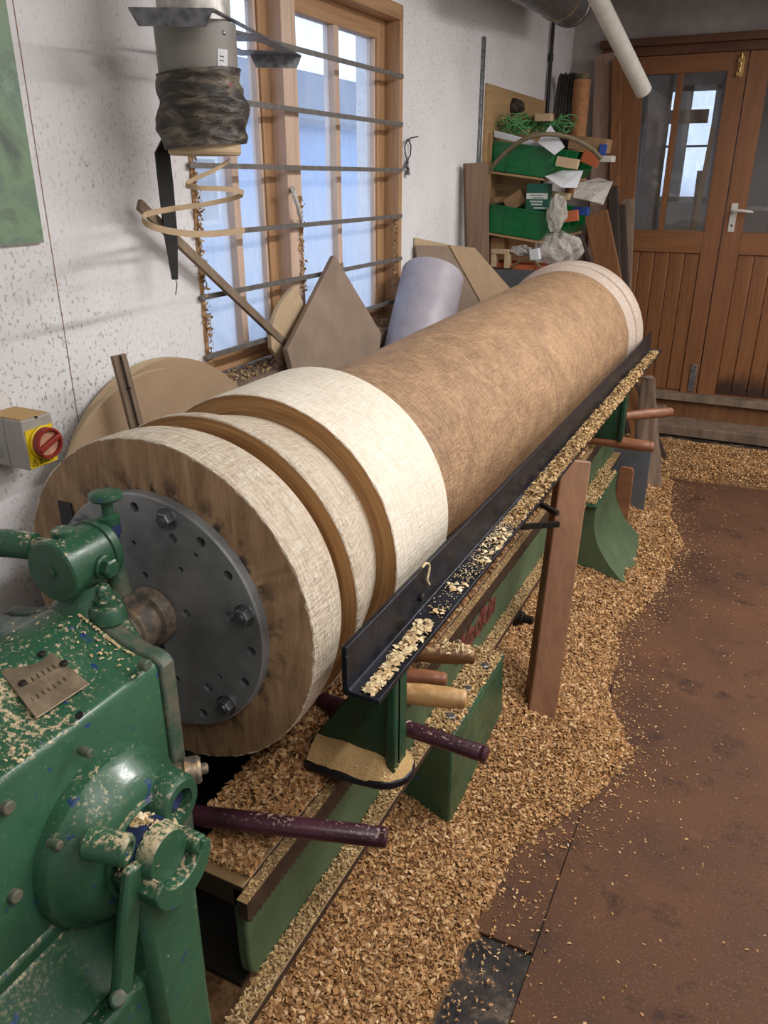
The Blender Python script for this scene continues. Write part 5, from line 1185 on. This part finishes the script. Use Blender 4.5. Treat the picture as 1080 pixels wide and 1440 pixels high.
# things in the room behind the doors
def beh(name, mat, label, cat_, p0, p1, w, h, side=(1, 0, 0)):
    b = MB(); b.beam(p0, p1, w, h, side); return tag(b.build(name, mat, bevel=.002), label, cat_)
h = hit(968, 325, y=6.1); beh('pale_stick', 'mdf_edge', 'pale stick leaning behind the left door glass', 'stick', (h.x-.02, 6.05, 0), (hit(1003, 180, y=6.15).x, 6.15, hit(1003, 180, y=6.15).z), .03, .03)
h = hit(972, 325, y=6.3); beh('pale_stick', 'plank_grey', 'second thin stick crossing the pale stick behind the glass', 'stick', (h.x+.03, 6.3, 0), (hit(985, 240, y=6.35).x, 6.35, hit(985, 240, y=6.35).z), .04, .03)
b = MB(); a = hit(918, 60, y=6.4); c = hit(930, 60, y=6.4); x0, x1 = hit(903, 200, y=6.4).x, hit(932, 200, y=6.4).x; b.box(x0, x1, 6.4, 6.6, 0, 2.6); tag(b.build('grey_column', 'plaster', bevel=.01), 'grey boxed column behind the left door glass', 'column')
a, c = hit(945, 155, y=8.589), hit(995, 173, y=8.589); beh('orange_board', 'door_x', 'orange-brown board lying across the far bright window', 'board', (a.x-.3, 8.589, (a.z+c.z)/2), (c.x, 8.589, (a.z+c.z)/2), .02, a.z-c.z, (0, 1, 0))
tb = thing('round_table', (hit(1068, 295, y=6.5).x+.1, 6.7, 0), 'round white table behind the right door glass', 'table')
zt_ = hit(1068, 290, y=6.5).z; tx = WO[tb.name].x
b = MB(); b.lathe((tx, 6.7, zt_-.03), (0, 0, 1), [(0, .26), (.005, .28), (.025, .28), (.03, .27)], 40); b.build('table_top', 'white', tb)
b = MB(); b.bcyl((tx, 6.7, 0), (tx, 6.7, zt_-.03), .04); b.build('leg', 'plank_grey', tb)
bb = thing('workbench', (.2, 7.6, 0), 'cluttered grey workbench in the room behind the doors', 'bench')
b = MB(); b.box(-1.2, 1.4, 7.4, 8.0, .82, .88); b.build('bench_top', 'plank_grey', bb, bevel=.003)
for x in (-1.1, .1, 1.3):
    b = MB(); b.box(x-.04, x+.04, 7.5, 7.9, 0, .82); b.build('leg', 'plank_grey', bb)
r9 = random.Random(9)
for i in range(7):
    x = -.9+i*.33; b = MB(); hgt = r9.uniform(.15, .45); b.box(x, x+r9.uniform(.1, .25), 7.5, 7.75, .88, .88+hgt)
    tag(b.build('bench_box', ['cardboard', 'mdf', 'slate', 'white', 'plank_brown', 'mdf_edge', 'cardboard'][i], bevel=.004), ['brown carton', 'tan block', 'grey tool case', 'white tub', 'dark wood block', 'pale wood block', 'end carton'][i]+' on the bench behind the doors', 'box')

# ceiling lamps; the headstock one and the right-wall pair are added to brighten
for i, (loc, pw) in enumerate(LIGHTS):
    t = thing('ceiling_lamp', (loc[0], loc[1], 2.75), ['fluorescent batten lamp above the oak column', 'added fluorescent fill lamp above the headstock', 'fluorescent batten lamp above the far doors', 'added fluorescent fill lamp near the right wall, beside the headstock', 'added fluorescent fill lamp near the right wall, beside the doors'][i], 'lamp', 'fluorescent ceiling lamps')
    b = MB(); b.box(loc[0]-.05, loc[0]+.05, loc[1]-.78, loc[1]+.78, 2.66, 2.75); b.build('housing', 'white', t, bevel=.004)
    b = MB(); b.bcyl((loc[0], loc[1]-.75, 2.62), (loc[0], loc[1]+.75, 2.62), .019); b.build('tube', 'tube_lamp', t)

# ================================================================== SHAVINGS
from mathutils import noise as mn
EDGE = [(.3, -.40), (.98, -.362), (1.156, -.372), (1.27, -.345), (1.468, -.355), (1.60, -.29), (1.733, -.205), (1.98, -.152), (2.157, -.245), (2.64, -.315), (2.91, -.243), (3.3, -.205), (3.52, -.192), (3.8, -.27), (4.14, -.318), (4.40, -.34), (4.47, -.1), (4.53, .3), (4.62, .9), (4.75, 1.4), (5.0, 1.5), (5.08, 1.2), (5.14, .2), (5.16, -.5), (5.20, -.9)]
ey, ex = np.array([e[0] for e in EDGE]), np.array([e[1] for e in EDGE])
def heap(x, y):
    w = .022*(mn.noise(Vector((x*6, y*6, 0)))+.6*mn.noise(Vector((x*17, y*17, 3))))
    d = float(np.interp(y, ey, ex))-x+w
    if y > 4.40: d = min(d, (y-4.43)*.9+w)
    if d <= 0: return -.02
    cap = .26 if y < 4.1 else max(.05, .26-.5*(y-4.1))
    h = .012*min(1, d/.02)+.052*(max(0, d-.01)/.15)**1.15*(1-.6*math.exp(-((y-3.2)/.45)**2))
    if y > 4.4: h = min(h, .012+.25*max(0, 5.14-y)); cap = .045
    return min(h, cap)+.012*mn.noise(Vector((x*9, y*9, 1)))*min(1, d/.06)
nx, ny = 150, 250; X0, X1, YY0, YY1 = -1.42, 1.35, .30, 5.31
HG = np.array([[heap(X0+(X1-X0)*i/(nx-1), YY0+(YY1-YY0)*j/(ny-1)) for i in range(nx)] for j in range(ny)])
def hz(xs, ys):
    u = np.clip((xs-X0)/(X1-X0)*(nx-1), 0, nx-1.001); w = np.clip((ys-YY0)/(YY1-YY0)*(ny-1), 0, ny-1.001); i = u.astype(int); j = w.astype(int); fu, fw = u-i, w-j
    return HG[j, i]*(1-fu)*(1-fw)+HG[j, i+1]*fu*(1-fw)+HG[j+1, i]*(1-fu)*fw+HG[j+1, i+1]*fu*fw
b = MB(); b.v = [(X0+(X1-X0)*i/(nx-1), YY0+(YY1-YY0)*j/(ny-1), HG[j, i]) for j in range(ny) for i in range(nx)]
for j in range(ny-1):
    for i in range(nx-1):
        if max(HG[j, i], HG[j, i+1], HG[j+1, i], HG[j+1, i+1]) > -.015: b.f.append((j*nx+i, j*nx+i+1, (j+1)*nx+i+1, (j+1)*nx+i)); b.mi.append(0)
tag(b.build('sawdust_heap', 'sawdust', ang=180, recalc=False), 'deep brown heap of oak sawdust spread on the floor along the lathe', 'sawdust', None, 'stuff')
def heap_pts(n, x0, x1, y0, y1, keep=-.001):
    x, y = rng.uniform(x0, x1, n), rng.uniform(y0, y1, n); z = hz(x, y); k = z > keep
    return np.stack([x[k], y[k], z[k]+rng.uniform(.001, .009, k.sum())], 1)
P = np.concatenate([heap_pts(24000, -.64, -.14, .55, 1.9), heap_pts(22000, -.66, -.12, 1.9, 3.2), heap_pts(16000, -.7, -.15, 3.2, 4.5), heap_pts(18000, -.75, .6, 4.4, 5.2)])
chips_mesh('shavings_heap', P, .0155, 'chips', .45, label='loose oak shavings covering the heap on the floor along the lathe', cat='shavings')
P = np.concatenate([heap_pts(42000, -.64, -.14, .55, 2.2), heap_pts(30000, -.66, -.12, 2.2, 4.5), heap_pts(10000, -.75, .6, 4.4, 5.2)])
chips_mesh('fine_shavings_heap', P, .0085, 'chips_dark', .5, label='fine brown shavings mixed through the heap along the lathe', cat='shavings', aspect=(.25, .8))
# strays on the floor beyond the edge
n = 1700; y = rng.uniform(.7, 4.4, n); x = np.interp(y, ey, ex)+np.abs(rng.exponential(.055, n)); P = np.stack([x, y, np.full(n, .002)], 1)
n = 500; P = np.concatenate([P, np.stack([rng.uniform(-.3, .9, n), rng.uniform(.5, 4.4, n), np.full(n, .0015)], 1)])
chips_mesh('stray_chips', P, .009, 'chips', .10, label='stray wood chips lying on the brown floor sheets', cat='shavings')
# sawdust along the edges of the missing floor sheet
# chips on the tool rest flange
def rest_pts(n, y0, y1, x0, x1, h): 
    x = rng.uniform(x0, x1, n); y = rng.uniform(y0, y1, n); m_ = 1-((x-(x0+x1)/2)/((x1-x0)/2))**2
    return np.stack([x, y, RZ0+.010+h*m_*rng.uniform(.2, 1, n)], 1)
fx0_, fx1_ = RX+.020, RXO-.004
yf_ = 1.10+.68*rng.uniform(0, 1, 1700)**.5; fl_ = np.stack([rng.uniform(fx0_-.004, fx1_, 1700), yf_, np.full(1700, RZ0+.0098)], 1)
chips_mesh('rest_flecks', fl_, .0042, 'chips_pale', .15, label='fine pale flecks sprinkled over the middle of the tool rest', cat='shavings')
P = np.concatenate([rest_pts(190, .865, .97, fx0_+.010, fx1_-.008, .006), rest_pts(230, .96, 1.09, fx0_+.004, fx1_-.004, .006), rest_pts(10, 1.115, 1.15, fx0_+.012, fx1_-.004, .004), rest_pts(14, 1.21, 1.25, fx0_, fx1_-.004, .004), rest_pts(16, 1.33, 1.40, fx0_+.01, fx1_, .003), rest_pts(40, 1.42, 1.52, fx0_, fx1_, .003)])
chips_mesh('rest_chips', P, .014, 'chips_pale', .35, label='fresh pale chips on the near end of the tool rest', cat='shavings')
P = np.concatenate([rest_pts(420, 1.55, 1.80, fx0_, fx1_, .003), rest_pts(1500, 1.75, 2.25, fx0_-.004, fx1_, .016), rest_pts(3600, 2.15, 3.22, fx0_-.006, fx1_+.004, .020), rest_pts(700, 3.28, 3.66, fx0_, fx1_, .008)])
chips_mesh('rest_shavings', P, .013, 'chips_rail', .6, label='long ridge of oak shavings heaped on the far half of the tool rest', cat='shavings')
b = MB()
def ridge(u, w): y = 1.85+1.36*u; e = w*2-1; return ((fx0_+fx1_)/2+e*.021, y, RZ0+.0095+.013*(1-e*e)*min(1, 8*u, 6*(1-u))+.003*mn.noise(Vector((e*2, y*25, 0))))
b.grid(ridge, 120, 7); tag(b.build('sawdust_ridge', 'sawdust', ang=180), 'sawdust ridge under the shavings on the tool rest flange', 'sawdust', None, 'stuff')
# bed top, rack, flange and foot
def flat_pts(n, x0, x1, y0, y1, z, j=.004): return np.stack([rng.uniform(x0, x1, n), rng.uniform(y0, y1, n), z+rng.uniform(.0005, j, n)], 1)
P = np.concatenate([flat_pts(2600, BXI+.01, BXF-.004, .72, .93, BT, .008), flat_pts(9000, BXI-.01, BXF, .90, 2.2, BT, .022), flat_pts(4000, BXI, BXF, 2.2, 3.6, BT, .012)])
chips_mesh('bed_shavings', P, .014, 'chips', .5, label='oak shavings lying on the flat top of the lathe bed', cat='shavings')
b = MB()
def bedheap(u, w):
    y = .80+.90*w; x = BXI-.035+(BXF-.004-BXI+.035)*u
    ry = min(1, max(0, (y-.80)/.20))**1.2*min(1, max(0, (1.70-y)/.35)); rx = min(1, max(0, u)*2.6)*min(1, (1-u)*2.2)
    return (x, y, BT+.001+.060*ry*rx**.8+.006*mn.noise(Vector((x*30, y*30, 0)))*rx)
b.grid(bedheap, 14, 50); tag(b.build('bed_sawdust', 'sawdust', ang=180), 'mound of brown sawdust on the bed under the column head', 'sawdust', None, 'stuff')
n = 8000; u = rng.uniform(0, 1, n); w = rng.uniform(0, 1, n); P = np.array([bedheap(a_, c_) for a_, c_ in zip(u, w)]); P[:, 2] += rng.uniform(.001, .006, n)
chips_mesh('bed_heap_shavings', P, .015, 'chips', .5, label='curly shavings covering the mound under the column head', cat='shavings')
P = flat_pts(9000, BXF+.001, BXF+.034, .63, 3.6, .344, .006)
chips_mesh('flange_shavings', P, .008, 'chips_rail', .35, label='thin line of shavings along the bottom flange of the bed', cat='shavings')
P = np.concatenate([flat_pts(2600, BXF, fX-.002, 1.41, 1.79, .352, .010), flat_pts(1500, BXF, fX-.002, 2.98, 3.40, .352, .012)])
chips_mesh('foot_shavings', P, .013, 'chips_rail', .5, label='pale shavings piled on top of the lathe feet', cat='shavings')
P = flat_pts(2600, BXF+.001, BXF+.019, .69, 3.6, .546, .0015)
chips_mesh('rack_dust', P, .006, 'chips_rail', .15, label='fine chips lying along the toothed rack', cat='shavings')
P = flat_pts(90, -.60, -.45, .945, 1.03, .612, .003)
chips_mesh('plate_chips', P, .006, 'chips_pale', .2, label='few small chips on the bracket base plate', cat='shavings')
# curls hanging on the old brown handle
e = hit(640, 912, z=zt+.03); P = e+np.array([0, 0, 0]) if False else np.array([[e.x+rng.normal(0, .018), e.y+rng.normal(0, .010), e.z+rng.uniform(-.004, .010)] for _ in range(70)])
chips_mesh('handle_curls', P, .020, 'chips_pale', .7, label='curly pale shavings draped over the old brown tool handle', cat='shavings', curl=.7, aspect=(.12, .3))
# pale curl hooked over the tool rest edge
cu = cat([hit(x, y, x=RX+.014) for x, y in ((594, 798), (599, 792), (604, 795), (603, 805), (601, 815), (604, 822))], 6)
b = MB(); b.tube(cu, [.0022]*len(cu), 6); tag(b.build('hooked_curl', 'chips_pale'), 'single pale curl of wood hooked over the tool rest edge', 'shaving')
# cobwebby shavings stuck to the window posts and sill
P = []
for (y, z0_, z1_, xx, m_) in ((wy0+.012, 1.05, 1.62, WX+.008, 420), (2.345, 1.20, 1.50, WX-.006, 160), (wy1-.03, 1.14, 1.42, WX-.01, 170), (2.70, 1.08, 1.26, gx+.03, 60)):
    for _ in range(m_): P.append((xx+rng.normal(0, .004), y+rng.normal(0, .007), rng.uniform(z0_, z1_)))
chips_mesh('stuck_shavings', np.array(P), .014, 'chips_rail', .9, label='old shavings stuck to the window posts', cat='shavings')
P = np.stack([rng.uniform(WX-.07, WX+.045, 900), rng.uniform(wy0+.02, wy1-.05, 900), wz0+.008+rng.uniform(0, .008, 900)], 1)
chips_mesh('sill_shavings', P, .013, 'chips_rail', .5, label='dusty shavings lying along the window sill', cat='shavings')
